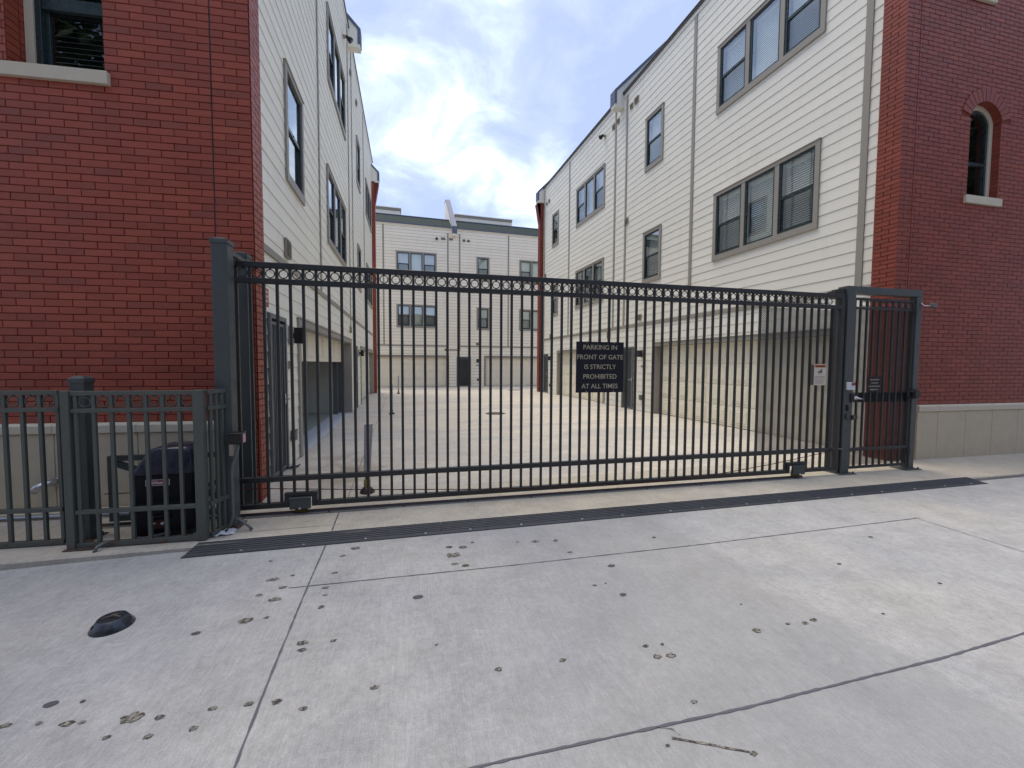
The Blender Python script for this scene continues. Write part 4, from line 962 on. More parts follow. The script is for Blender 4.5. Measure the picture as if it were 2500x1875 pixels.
for a, b in ((.427, .728), (6.474, 6.802)):
    mb = MB(); FG.box(mb, a, a+.05, -.025, .025, .068, .165); FG.box(mb, b-.05, b, -.025, .025, .068, .165); FG.box(mb, a, b, -.025, .025, .165, .212)
    br_ = ob('wheel_housing', mb.mesh('wheel_housing', 'gate', .003), SG, FG.m)
    mb = MB(); c = (a+b)/2; FG.box(mb, c-.095, c+.095, .026, .062, .055, .170); FG.box(mb, c-.1, c+.1, .026, .075, .165, .172); ob('wheel_cover', mb.mesh('wheel_cover', 'post', .004), br_, FG.m)
    mb = MB().tube([FG.pt(c, -.012, .055), FG.pt(c, -.018, .055), FG.pt(c, .018, .055), FG.pt(c, .012, .055)][0:0] or [FG.pt(c, -.016, .062), FG.pt(c, .016, .062)], .066, 28); ob('wheel', mb.mesh('wheel', 'wheel', .002), br_, FG.m)
    mb = MB().tube([FG.pt(c, .06, .066), FG.pt(c, .072, .066)], .012, 10); ob('axle_bolt', mb.mesh('axle_bolt', 'steel'), br_, FG.m)
# counter frame running behind the fence
def bar(mb, fr, p, q, w, d=.022):
    p, q = Vector(p), Vector(q); e = (q-p).normalized(); n = Vector((-e.y, e.x))*w/2
    mb.prism([fr.pt(v.x, -d, v.y) for v in (p+n, q+n, q-n, p-n)], (0, fr.out(2*d), 0))
mb = MB(); FG.box(mb, g0, -.032, -.022, .022, .60, .648); FG.box(mb, g0, -.032, -.022, .022, .045, .095); FG.box(mb, g0, g0+.05, -.022, .022, .095, .60)
bar(mb, FG, (g0+.05, .58), (-.10, .20), .05); bar(mb, FG, (g0+.15, .10), (-.10, .38), .04, .015)
ob('counter_frame', mb.mesh('counter_frame', 'post'), SG, FG.m)
# perforated panel: expanded-metal strands
def expanded(fr, x0, x1, z0, z1, d, mat, root, px_=.026, pz=.0135, wd=.0096):
    mb = MB(); n = int((x1-x0)/px_*2); rows = int((z1-z0)/pz)
    V = mb.bm.verts.new; y0 = fr.out(d)
    for r in range(rows):
        z = z0+r*pz; prev = None
        for i in range(n+1):
            x = x0+i*px_/2; up = ((i+r) % 2)*pz
            a = V((x, y0, z+up-wd/2)); b = V((x, y0+fr.out(.0015), z+up+wd/2))
            if prev: mb.bm.faces.new((prev[0], a, b, prev[1]))
            prev = (a, b)
    for x in (x0, x1-.004): mb.box(x, x+.004, y0, y0+.002, z0, z1)
    return ob('wire_mesh', mb.mesh('wire_mesh', mat), root, fr.m, kind='stuff')
expanded(FG, 6.01, S1-.08, .385, 2.255, -.03, 'post', SG)
# drive chain
mb = MB(); P = [(-1.04, .31), (0, .295), (.6, .25), (1.2, .205), (2.4, .13), (3.6, .088), (4.6, .085), (5.4, .128), (6.2, .21), (7.2, .345)]
pts = []
for (a, b), (c, d) in zip(P, P[1:]):
    for k in range(10): u = k/10; pts.append(FG.pt(a+(c-a)*u, .040, b+(d-b)*u))
pts.append(FG.pt(P[-1][0], .04, P[-1][1]))
ob('drive_chain', MB().tube(pts, [.0052 if i % 2 else .0038 for i in range(len(pts))], 6).mesh('drive_chain', 'chain'), None, None if False else FG.m, 'thin rusty drive chain stretched along the foot of the sliding gate', 'chain')
# track
TR = thing('gate_track', (0, 0, 0), 'dark steel track bolted to the concrete under the sliding gate', 'track', mw=FG.m)
mb = MB(); t0_, t1_ = -1.1, 6.75
mb.prism([FG.pt(t0_, d, z) for d, z in ((-.022, .003), (.022, .003), (.004, .026), (-.004, .026))], (t1_-t0_, 0, 0)); ob('rail_bar', mb.mesh('rail_bar', 'track'), TR, FG.m)
mb = MB(); FG.box(mb, t0_, t1_, -.055, .058, .0, .0035); ob('flange', mb.mesh('flange', 'track_flat'), TR, FG.m)
bt = MB().lathe([(.010, 0), (.010, .008), (.006, .011)], 8).mesh('bolt', 'rust')
for k in range(22):
    ob('bolt', bt, TR, FG.at(t0_+.12+k*.36+random.uniform(-.03, .03), .045 if k % 2 else -.042, .0035))
mb = MB(); FG.box(mb, -.05, 1.4, .058, .075, .0, .006); ob('rust_edge', mb.mesh('rust_edge', 'seam'), TR, FG.m)

# gate posts on the left
def post(name, cx, cy, w, h, label, group, mat='post', cap=True, ang=0.0, base=None, z0=0.0):
    mw = T((cx, cy, 0)) @ Matrix.Rotation(ang, 4, 'Z'); t = thing(name, (cx, cy, 0), label, 'post', group, mw=mw)
    ob('shaft', MB().box(-w/2, w/2, -w/2, w/2, z0+.008, h).mesh('shaft', mat, .006, seg=2), t, mw)
    if cap:
        c = w/2+.006; mb = MB(); mb.box(-c, c, -c, c, h-.03, h+.006)
        v = [mb.bm.verts.new(p) for p in ((-c, -c, h+.006), (c, -c, h+.006), (c, c, h+.006), (-c, c, h+.006), (-c*.45, -c*.45, h+.028), (c*.45, -c*.45, h+.028), (c*.45, c*.45, h+.028), (-c*.45, c*.45, h+.028))]
        for f in ((0, 1, 5, 4), (1, 2, 6, 5), (2, 3, 7, 6), (3, 0, 4, 7), (4, 5, 6, 7)): mb.bm.faces.new([v[i] for i in f])
        ob('post_cap', mb.mesh('post_cap', mat), t, mw)
    if base:
        b = base; ob('base_plate', MB().box(b[0], b[1], b[2], b[3], .001, .010).mesh('base_plate', 'rust', .002), t, mw)
        bm2 = MB()
        for x in (b[0]+.03, b[1]-.03):
            for y in (b[2]+.03, b[3]-.03): bm2.lathe([(.011, 0), (.011, .010), (.007, .022)], 8, (x, y, .010))
        ob('anchor_bolt', bm2.mesh('anchor_bolt', 'rust'), t, mw)
    return t
GA = math.atan2(-.31, 6.7)
gp = post('gate_post', -1.475, 4.245, .128, 2.57, 'tall capped charcoal post in front of the left end of the sliding gate', 'gate guide posts', ang=GA, base=(-.1, .105, -.105, .105))
mw = WM[gp.name]; mb = MB(); mb.tube([(-.064, .0, 2.21), (-.082, 0, 2.21)], .022, 12); ob('bolt_head', mb.mesh('bolt_head', 'post'), gp, mw)
mb = MB(); mb.box(-.02, .02, .064, .47, 2.49, 2.53); ob('guide_arm', mb.mesh('guide_arm', 'post', .003), gp, mw)
mb = MB()
for y in (.20, .30): mb.lathe([(.028, 2.40), (.028, 2.47)], 16, (0.0, y, 0))
ob('guide_roller', mb.mesh('guide_roller', 'black'), gp, mw)
post('gate_post', -1.49, 4.79, .125, 2.585, 'charcoal post behind the left end of the sliding gate, close to the brick corner', 'gate guide posts', ang=GA, base=(-.1, .1, -.1, .1))
# photo eye and conduit
PE = thing('photo_eye', (-1.37, 4.15, .83), 'small black hooded sensor box on a conduit beside the tall left gate post', 'sensor')
mw = WM[PE.name]; mb = MB(); mb.prism([(-.055, -.05, -.05), (.055, -.05, -.05), (.055, -.05, .045), (-.055, -.05, .05)], (0, .10, 0)); mb.box(-.06, .062, -.075, .052, .045, .052); ob('hood', mb.mesh('hood', 'black', .003), PE, mw)
mb = MB(); mb.box(.056, .059, -.03, .03, -.04, .035); ob('lens', mb.mesh('lens', 'pink_print'), PE, mw)
mb = MB().box(-.045, -.015, -.05, -.02, -.15, -.05); ob('knuckle', mb.mesh('knuckle', 'vent'), PE, mw)
mb = MB().tube([(.02, -.03, -.05), (.012, -.035, -.12), (-.02, -.045, -.22), (-.03, -.05, -.3), (-.028, -.05, -.5), (-.026, -.055, -.68), (-.045, -.06, -.76), (-.09, -.05, -.82)], .012, 10); ob('conduit', mb.mesh('conduit', 'conduit', smooth=True), PE, mw)
mb = MB().tube([(-1.385, 4.13, .11), (-1.34, 4.12, .085), (-1.28, 4.10, .04), (-1.25, 4.085, .012)], .012, 10); ob('bent_conduit', mb.mesh('bent_conduit', 'conduit', smooth=True), None, None, 'short bent grey conduit stub lying at the foot of the left gate post', 'conduit')
mb = MB(); rnd = random.Random(3); n = 9; V = [[mb.bm.verts.new((-1.56+.17*i/n+.02*rnd.random(), 3.99+.13*j/6+.03*i/n+.015*rnd.random(), .004+.028*rnd.random()*(1-abs(i-4)/6))) for j in range(7)] for i in range(n+1)]
for i in range(n):
    for j in range(6): mb.bm.faces.new((V[i][j], V[i+1][j], V[i+1][j+1], V[i][j+1]))
ob('litter', mb.mesh('litter', 'paper'), None, None, 'crumpled pale plastic scrap at the corner of the fence', 'litter')

# ------------------------------------------------------------ portal and pedestrian gate
PO = thing('gate_portal', (0, 0, 0), 'charcoal post and lintel frame round the pedestrian gate on the right', 'gate frame', mw=FP.m)
mb = MB(); FP.box(mb, -.125, .012, -.14, .005, .01, 2.585); ob('post', mb.mesh('post', 'post', .006, seg=2), PO, FP.m)
mb = MB(); FP.box(mb, 1.122, 1.215, -.10, .0, .01, 2.485); ob('post', mb.mesh('post', 'post', .005, seg=2), PO, FP.m)
mb = MB(); FP.box(mb, .0125, 1.215, -.12, .0, 2.487, 2.583); ob('lintel', mb.mesh('lintel', 'post', .005, seg=2), PO, FP.m)
for a, b in ((-.19, .09), (1.0, 1.29)):
    mb = MB(); FP.box(mb, a, b, -.19 if a < 0 else -.16, .06, .001, .011); ob('base_plate', mb.mesh('base_plate', 'post', .002), PO, FP.m)
    mb = MB()
    for x in (a+.03, b-.03): mb.lathe([(.012, 0), (.012, .01), (.007, .022)], 8, (x, FP.out(.03), .011))
    ob('anchor_bolt', mb.mesh('anchor_bolt', 'rust'), PO, FP.m)
mb = MB(); FP.box(mb, -.225, -.128, -.155, -.03, 2.42, 2.545); FP.box(mb, -.30, -.225, -.15, -.03, 2.475, 2.515); ob('gate_catcher', mb.mesh('gate_catcher', 'gate', .003), PO, FP.m)
mb = MB(); FP.box(mb, -.18, -.128, -.11, -.06, .335, .375); mb.tube([FP.pt(-.25, -.06, .35), FP.pt(-.10, .012, .35)], .012, 8); ob('lower_catch', mb.mesh('lower_catch', 'conduit'), PO, FP.m)
mb = MB(); FP.box(mb, -.165, -.135, -.14, -.02, .01, 2.42); ob('stop_channel', mb.mesh('stop_channel', 'post', .002), PO, FP.m)
PG = thing('pedestrian_gate', (0, 0, 0), 'narrow picket gate backed with metal mesh and a push bar at the right end', 'gate', mw=FP.m)
a0, a1 = .022, 1.112
for z0, z1 in ((2.403, 2.435), (2.277, 2.310), (.309, .352), (.058, .092)): rail(FP, PG, 'rail', a0, a1, z0, z1, -.055, -.015, 'gate')
for a, b in ((a0, a0+.03), (a1-.035, a1)): rail(FP, PG, 'end_stile', a, b, .058, 2.435, -.056, -.014, 'gate')
pks = MB().box(-.0115, .0115, -.0115, .0115, 0, 1).mesh('picket', 'gate', .002)
for k in range(9):
    x = .148+.1165*k if k else .148
    if x > a1-.06: continue
    for z0, z1 in ((.092, .309), (.352, 2.277), (2.310, 2.403)): ob('picket', pks, PG, FP.at(x, -.035, z0) @ Matrix.Diagonal((1, 1, z1-z0, 1)))
for k in range(8): ob('ring', rg, PG, FP.at(.148+.1165*(k+.5), -.035, 2.356))
expanded(FP, .06, a1-.02, .1, 2.275, -.062, 'gate', PG, wd=.0105)
mb = MB(); FP.box(mb, .03, 1.10, -.075, -.064, .985, 1.125); ob('lock_plate', mb.mesh('lock_plate', 'gate', .002), PG, FP.m)
mb = MB(); FP.box(mb, -.02, .055, -.012, .028, .995, 1.12); lb = ob('lock_box', mb.mesh('lock_box', 'gate', .005), PG, FP.m)
mb = MB().tube([FP.pt(.02, .028, 1.06), FP.pt(.02, .062, 1.06)], .024, 16).tube([FP.pt(.02, .062, 1.06), FP.pt(.06, .075, 1.052), FP.pt(.115, .07, 1.045)], [.013, .012, .009], 10); ob('lever', mb.mesh('lever', 'steel', smooth=True), lb, FP.m)
mb = MB().tube([FP.pt(1.135, .002, 1.10), FP.pt(1.135, .05, 1.10)], .068, 24).tube([FP.pt(1.135, .05, 1.10), FP.pt(1.135, .06, 1.10)], .05, 24); FP.box(mb, 1.0, 1.1, -.012, .02, 1.06, 1.14); FP.box(mb, 1.19, 1.222, .0, .04, 1.085, 1.115); ob('hinge_closer', mb.mesh('hinge_closer', 'black', .002), PG, FP.m)
for z in (.22, 2.225):
    mb = MB(); FP.box(mb, 1.10, 1.15, -.01, .018, z, z+.08); mb.tube([FP.pt(1.115, .012, z-.01), FP.pt(1.115, .012, z+.09)], .011, 10); ob('hinge', mb.mesh('hinge', 'post'), PG, FP.m)
for z in (.93,):
    mb = MB().tube([FP.pt(-.06, .006, z-.05), FP.pt(-.06, .006, z+.03)], .022, 12); ob('latch_guard', mb.mesh('latch_guard', 'black'), PO, FP.m)
mb = MB(); FP.box(mb, -.165, .03, .008, .020, 2.385, 2.39) if False else None
EX = thing('exit_button', (0, 0, 0), 'white box with a red top on the portal post above the lever handle', 'button', mw=FP.m)
mb = MB(); FP.box(mb, -.105, -.012, .007, .052, 1.17, 1.275); ob('box', mb.mesh('box', 'white_plastic', .005), EX, FP.m)
mb = MB(); FP.box(mb, -.06, -.008, .052, .066, 1.232, 1.272); ob('red_cap', mb.mesh('red_cap', 'red', .003), EX, FP.m)
mb = MB(); FP.box(mb, -.058, -.010, .052, .060, 1.175, 1.226); ob('white_cap', mb.mesh('white_cap', 'white_plastic', .003), EX, FP.m)
KP = thing('keypad', (0, 0, 0), 'small black keypad reader on a bracket low on the portal post', 'keypad', mw=FP.m)
mb = MB(); FP.box(mb, -.085, -.02, .007, .03, .765, .835); ob('bracket', mb.mesh('bracket', 'post', .002), KP, FP.m)
mb = MB(); FP.box(mb, -.02, .075, .012, .048, .76, .825); ob('reader', mb.mesh('reader', 'black', .004), KP, FP.m)
mb = MB(); FP.box(mb, .005, .03, .048, .051, .775, .812); ob('label_strip', mb.mesh('label_strip', 'conduit'), KP, FP.m)
CS = thing('bracket_camera', (0, 0, 0), 'small grey sensor on a thin arm at the top right of the portal', 'sensor', mw=FP.m)
mb = MB().tube([FP.pt(1.20, .002, 2.40), FP.pt(1.20, .03, 2.36), FP.pt(1.25, .05, 2.355), FP.pt(1.31, .05, 2.36)], .007, 8); ob('arm', mb.mesh('arm', 'steel'), CS, FP.m)
mb = MB(); FP.box(mb, 1.31, 1.40, .03, .07, 2.335, 2.395); ob('head', mb.mesh('head', 'conduit', .004), CS, FP.m)

# ------------------------------------------------------------ signs on the gates
PS = thing('parking_sign', (0, 0, 0), 'navy sign with pale gold lettering in the middle of the sliding gate', 'sign', mw=FG.at(3.78, 0, 0))
mw = WM[PS.name]; mb = MB().box(-.297, .297, -.022, -.0165, 1.175, 1.760); pn = ob('panel', mb.mesh('panel', 'sign_navy', .001), PS, mw)
for body, z, w in (('PARKING IN', 1.673, 1.02), ('FRONT OF GATE', 1.561, .99), ('IS STRICTLY', 1.449, .98), ('PROHIBITED', 1.337, .99), ('AT ALL TIMES', 1.225, .98)):
    text(body, .0765, 'sign_gold', mw @ T((0, -.0228, z-.002)), PS, w=w, bold=.0004)
scw = MB().tube([(0, -.0225, 0), (0, -.026, 0)], .006, 10).mesh('screw', 'steel')
for x in (-.17, .17):
    for z in (1.745, 1.19): ob('screw', scw, PS, mw @ T((x, 0, z)))
WS = thing('warning_sign', (0, 0, 0), 'white warning sign with an orange header near the right end of the sliding gate', 'sign', mw=FG.at(6.95, 0, 0))
mw = WM[WS.name]; ob('back_plate', MB().box(-.145, .02, -.021, -.0165, 1.24, 1.512).mesh('back_plate', 'backing'), WS, mw)
ob('panel', MB().box(-.095, .092, -.0275, -.0225, 1.238, 1.520).mesh('panel', 'white_sign'), WS, mw)
ob('header', MB().box(-.088, .085, -.0290, -.0275, 1.474, 1.510).mesh('header', 'orange'), WS, mw)
text('WARNING', .034, 'ink', mw @ T((.012, -.0298, 1.480)), WS, w=.95, bold=.0006)
tri = MB(); tri.prism([(-.083, -.0292, 1.479), (-.053, -.0292, 1.479), (-.068, -.0292, 1.505)], (0, -.001, 0)); ob('triangle', tri.mesh('triangle', 'red'), WS, mw)
pic = MB(); pic.box(.012, .032, -.0292, -.028, 1.40, 1.452); pic.box(-.035, .005, -.0292, -.028, 1.405, 1.421)
for k in range(3): pic.box(-.018+k*.008, -.013+k*.008, -.0295, -.028, 1.415, 1.428)
for (ax, az, bx, bz) in ((-.01, 1.436, .004, 1.456), (-.024, 1.385, -.012, 1.400), (.0, 1.380, .006, 1.396)):
    e = Vector((bz-az, 0, -(bx-ax))).normalized()*.0018; pic.prism([(ax+e.x, -.0292, az+e.z), (bx+e.x, -.0292, bz+e.z), (bx-e.x, -.0292, bz-e.z), (ax-e.x, -.0292, az-e.z)], (0, .001, 0))
ob('pictogram', pic.mesh('pictogram', 'ink'), WS, mw)
ln = MB()
for z in (1.352, 1.335): ln.box(-.083, .083, -.0285, -.0275, z, z+.006)
for k in range(6): ln.box(-.083, .078-.012*(k % 3), -.0285, -.0275, 1.316-k*.0115, 1.320-k*.0115)
ob('fine_print', ln.mesh('fine_print', 'grey_print'), WS, mw)
DS = thing('door_sign', (0, 0, 0), 'small dark sign with four lines of gold print on the pedestrian gate', 'sign', mw=FP.at(.43, 0, 0))
mw = WM[DS.name]; ob('panel', MB().box(-.125, .125, .016, .0205, 1.138, 1.347).mesh('panel', 'sign_navy'), DS, mw)
for body, z, s_ in (('PLEASE BE SURE', 1.297, .027), ('THE DOOR', 1.251, .027), ('LATCHES SECURELY', 1.205, .026), ('BEHIND YOU', 1.159, .027)): text(body, s_, 'sign_gold', mw @ T((0, .0148, z)), DS, bold=.0003, w=.86)

# ------------------------------------------------------------ low fence in front of the operator
FE = thing('picket_fence', (0, 0, 0), 'low grey green picket fence with a row of rings round the gate operator', 'fence', mw=FF.m)
pkf = MB().box(-.0128, .0128, -.0128, .0128, 0, 1).mesh('picket', 'fence', .002)
rgf = MB().torus((0, 0, 0), .0385, .0062, n=32, m=8).box(-.010, .010, -.004, .004, .039, .050).mesh('ring', 'fence', smooth=True)
def panel(fr, x0, x1, first, n, zt=1.268, zoff=0, pitch=.119):
    for z0, z1 in ((zt-.035, zt), (zt-.172, zt-.138), (.281, .315), (.008, .048)): rail(fr, FE, 'rail', x0, x1, z0+zoff, z1+zoff, -.018, .018, 'fence', .002)
    for k in range(n):
        x = first+pitch*k
        if x > x1-.005: continue
        for z0, z1 in ((.048, .281), (.315, zt-.172), (zt-.138, zt-.035)): ob('picket', pkf, FE, fr.at(x, 0, z0+zoff) @ Matrix.Diagonal((1, 1, z1-z0, 1)))
    for k in range(n):
        x = first+pitch*(k+.5)-(.0)
        if x < x1-.02: ob('ring', rgf, FE, fr.at(x, 0, zt-.0865+zoff))
panel(FF, .135, .984, .165, 8)
FA = Frame((-2.60+.071, 4.05+.11), (.98, -.085), -1)
panel(FA, -2.9, -.095, -2.9+.06, 25)
FC = Frame((-1.548, 3.975), (.085, .225), -1)
panel(FC, .03, .225, .062, 3, pitch=.062)
for x, w in ((.077, .056), (.985, .072)):
    mb = MB(); FF.box(mb, x, x+w, -.04 if w > .06 else -.03, .03, .004, 1.272); ob('post', mb.mesh('post', 'fence', .004), FE, FF.m)
mb = MB(); FA.box(mb, -2.95, -2.9, -.03, .03, .004, 1.275); ob('post', mb.mesh('post', 'fence', .004), FE, FA.m)
mb = MB(); FF.box(mb, .06, .26, -.06, .05, .001, .010); ob('base_plate', mb.mesh('base_plate', 'rust', .002), FE, FF.m)
mb = MB(); FF.box(mb, .62, .86, -.06, .0, .001, .008); ob('base_plate', mb.mesh('base_plate', 'rust', .002), FE, FF.m)
post('fence_post', -2.535, 4.275, .105, 1.355, 'thick capped post rising behind the corner of the low picket fence', None, mat='post', ang=-.08, base=(-.09, .09, -.09, .09))

# gate operator
OP = thing('gate_operator', (-1.93, 4.28, 0), 'black plastic gate operator housing behind the low fence', 'gate operator')
mw = WM[OP.name]
mb = MB()
W2, D2 = .225, .155
prof = [(-W2, .05), (-W2+.003, .545), (-W2+.03, .585), (-W2+.115, .755), (-W2+.16, .775), (W2-.04, .772), (W2-.012, .75), (W2-.004, .545), (W2, .05)]
mb.prism([(x, -D2, z) for x, z in prof], (0, 2*D2, 0))
M['lid'] = flat('navy_plastic_lid', (.020, .024, .046), .30, .6, var=.06, bump=.02)
for p_ in (): pass
mb.bm.free(); mb = MB(); mb.prism([(x, -D2, z) for x, z in ((-W2, .05), (-W2+.003, .543), (W2-.003, .543), (W2, .05))], (0, 2*D2, 0))
ob('housing', mb.mesh('housing', 'plastic', .012, False, 2), OP, mw)
mb = MB(); N_ = [(-W2+.001, .546), (-W2+.012, .578), (-W2+.040, .615), (-W2+.120, .735), (-W2+.145, .760), (-W2+.185, .775), (W2-.060, .774), (W2-.022, .760), (W2-.006, .725), (W2-.001, .546)]
rows_ = [[mb.bm.verts.new((x*(1-.10*k_[1]) if i_ not in (0, 9) else x, y_, .546+(z-.546)*(1-.10*k_[1]))) for i_, (x, z) in enumerate(N_)] for y_, k_ in ((-D2, (0, 1.4)), (-D2+.010, (0, .7)), (-D2+.030, (0, 0)), (D2-.030, (0, 0)), (D2-.010, (0, .7)), (D2, (0, 1.4)))]
for A_, B_ in zip(rows_, rows_[1:]):
    for i_ in range(len(A_)-1): mb.bm.faces.new((A_[i_], A_[i_+1], B_[i_+1], B_[i_]))
mb.bm.faces.new(rows_[0]); mb.bm.faces.new(rows_[-1][::-1]); bmesh.ops.recalc_face_normals(mb.bm, faces=list(mb.bm.faces))
me_ = mb.mesh('lid', 'lid', smooth=True); me_.set_sharp_from_angle(angle=math.radians(50)); ob('lid', me_, OP, mw)
mb = MB(); mb.box(-W2-.003, W2+.001, -D2-.003, D2+.003, .541, .546); ob('lid_seam', mb.mesh('lid_seam', 'plastic'), OP, mw)
ob('foot', MB().box(-W2+.02, W2-.02, -D2+.02, D2-.02, .0, .05).mesh('foot', 'black'), OP, mw)
mb = MB().box(-.11, .055, -D2-.004, -D2-.001, .455, .500); bd = ob('badge', mb.mesh('badge', 'red'), OP, mw)
mb = MB()
for q in ((-.112, .057, .500, .503), (-.112, .057, .452, .455), (-.113, -.110, .455, .5), (.055, .058, .455, .5)): mb.box(q[0], q[1], -D2-.005, -D2-.001, q[2], q[3])
ob('badge_border', mb.mesh('badge_border', 'white_plastic'), bd, mw)
text('LiftMaster', .034, 'white_plastic', mw @ T((-.0275, -D2-.005, .466)), OP, 'badge_lettering', w=.93, bold=.0006)
mb = MB().box(-.10, .045, -D2-.012, -D2+.01, .075, .165); mb.prism([(-.105, -D2+.01, .165), (.075, -D2+.01, .165), (.06, -D2-.03, .185), (-.09, -D2-.03, .185)], (0, 0, .012)); ob('control_cover', mb.mesh('control_cover', 'plastic', .003), OP, mw)
mb = MB().box(-.085, .02, -D2-.015, -D2-.012, .085, .155); ob('control_panel', mb.mesh('control_panel', 'chain'), OP, mw)
mb = MB().tube([(.005, -D2-.016, .13), (.005, -D2-.028, .13)], .011, 12); mb.box(-.07, -.045, -D2-.018, -D2-.015, .128, .136); ob('control_knob', mb.mesh('control_knob', 'white_plastic'), OP, mw)
mb = MB().tube([(-.2, -.14, .01), (-.12, -.19, .02), (-.02, -.17, .03), (.05, -.15, .04)], .012, 8); ob('supply_conduit', mb.mesh('supply_conduit', 'conduit', smooth=True), OP, mw)
mb = MB().tube([(-2.30, 3.93, .0), (-2.29, 3.95, .035), (-2.26, 4.0, .05), (-2.2, 4.06, .03)], .012, 8); ob('bent_conduit', mb.mesh('bent_conduit', 'conduit', smooth=True), None, None, 'grey conduit stub bending out of the slab under the low fence', 'conduit')
# spout and wall pipe on the left front
SPT = thing('wall_spout', (0, 0, 0), 'bright metal overflow spout sticking out of the stone base behind the fence', 'spout', mw=FLB.m)
mb = MB().tube([FLB.pt(.43, .05, .32), FLB.pt(.43, .062, .32)], .045, 20); ob('collar', mb.mesh('collar', 'steel'), SPT, FLB.m)
mb = MB().tube([FLB.pt(.425, .05, .325), FLB.pt(.415, .13, .325), FLB.pt(.37, .18, .305), FLB.pt(.335, .20, .265)], [.034, .036, .034, .036], 16); ob('nozzle', mb.mesh('nozzle', 'steel', smooth=True), SPT, FLB.m)
mb = MB(); FLB.box(mb, -3.4, 2.0, .07, .19, .001, .055); ob('wall_ledge', mb.mesh('wall_ledge', 'stone', .008), None, FLB.m, 'low stone ledge along the foot of the left brick front', 'ledge')
mb = MB().tube([FLB.pt(-3.4, .215, .03), FLB.pt(-1, .213, .028), FLB.pt(.6, .216, .03), FLB.pt(1.4, .22, .03)], .014, 10); ob('wall_pipe', mb.mesh('wall_pipe', 'pipe', smooth=True), None, FLB.m, 'pale pipe running along the ground in front of the left stone base', 'pipe')

# ------------------------------------------------------------ rubber ramp
edgeA, edgeB = Vector((-1.643, 3.731)), Vector((7.48, 3.408)); rd = (edgeB-edgeA).normalized(); RL = (edgeB-edgeA).length
FRP = Frame(edgeA, rd, -1)
RP = thing('rubber_ramp', (0, 0, 0), 'long ribbed dark rubber ramp along the street edge in front of the gate', 'ramp', mw=FRP.m)
WID = .185; prof = []
z0r, z1r = -.038, .009
def rz(t): return z0r+(z1r-z0r)*min(1, t/.93)
prof.append((0, -.0385)); prof.append((.0, -.033))
t = .02; ribs = 6
for k in range(ribs):
    a = .03+(WID-.045)*k/ribs; b = a+(WID-.045)/ribs*.68; g = (WID-.045)/ribs*.32
    prof += [(a, rz(a/WID)), (b, rz(b/WID)), (b+.002, rz(b/WID)-.009), (b+g-.002, rz((b+g)/WID)-.009)]
prof += [(WID-.012, z1r), (WID, .0045), (WID, -.0385)]
cuts = [0.0, 2.03, 4.08, 6.12, 8.16, RL]
for i, (a, b) in enumerate(zip(cuts, cuts[1:])):
    a += .0015; b -= .0015; mb = MB()
    def ring(x, shear=0): return [mb.bm.verts.new((x+shear*y, y, z)) for y, z in prof]
    A = ring(a, .28 if i == 0 else 0); B = ring(b, -.45 if i == len(cuts)-2 else 0); n = len(prof)
    fs = [mb.bm.faces.new((A[k], B[k], B[(k+1) % n], A[(k+1) % n])) for k in range(n)]
    fs.append(mb.bm.faces.new(A[::-1])); fs.append(mb.bm.faces.new(B)); bmesh.ops.recalc_face_normals(mb.bm, faces=fs)
    ob('ramp_section', mb.mesh('ramp_section', 'rubber'), RP, FRP.m)
scm = MB().lathe([(.012, 0), (.010, .003), (.004, .004)], 12).mesh('screw_cap', 'steel')
for k in range(18): x = .35+k*.5+random.uniform(-.07, .07); ob('screw_cap', scm, RP, FRP.m @ T((x, .037+random.uniform(-.004, .004), -.0285)))

# ------------------------------------------------------------ yard things
def bollard(x, y, h, label, lean=0, base_r=.09, r=.032):
    mw = T((x, y, 0)); t = thing('marker_post', (x, y, 0), label, 'marker post', 'white flexible marker posts in the yard', mw=mw)
    ob('base', MB().lathe([(base_r, 0), (base_r, .012), (base_r*.7, .045), (base_r*.45, .065)], 24).mesh('base', 'black', smooth=False), t, mw)
    ob('socket', MB().lathe([(.038, .06), (.038, .15), (.03, .155)], 16).mesh('socket', 'yellow'), t, mw)
    ob('hinge', MB().lathe([(.02, .15), (.02, .185)], 12).mesh('hinge', 'black'), t, mw)
    n = 3; mb = MB()
    mb.prism([(-.036, -.012, .18), (.036, -.012, .18), (.036+lean, -.012, h), (-.036+lean*.35, -.012, h)], (0, .024, 0)); ob('blade', mb.mesh('blade', 'bollard', .004), t, mw)
bollard(-.335, 4.98, .80, 'nearest white marker post on a yellow socket just inside the gate', .035, .085)
bollard(-.136, 12.575, .885, 'middle white marker post in the yard', 0)
bollard(.104, 20.99, .88, 'farthest white marker post near the end of the yard', 0)
mw = T((2.88, 12.0, .002)); ob('drain_cover', MB().lathe([(.30, 0), (.30, .006), (.27, .008)], 32).mesh('drain_cover', 'iron'), None, mw, 'round dark iron drain cover in the middle of the yard', 'drain cover')
mw = T((6.55, 22.6, .002)); mb = MB()
mb.box(-.35, .35, -.2, .2, 0, .01)
for k in range(12): mb.box(-.33+k*.056, -.30+k*.056, -.17, .17, .01, .014)
ob('drain_grate', mb.mesh('drain_grate', 'iron'), None, mw, 'small dark grate at the far right of the yard', 'drain grate')
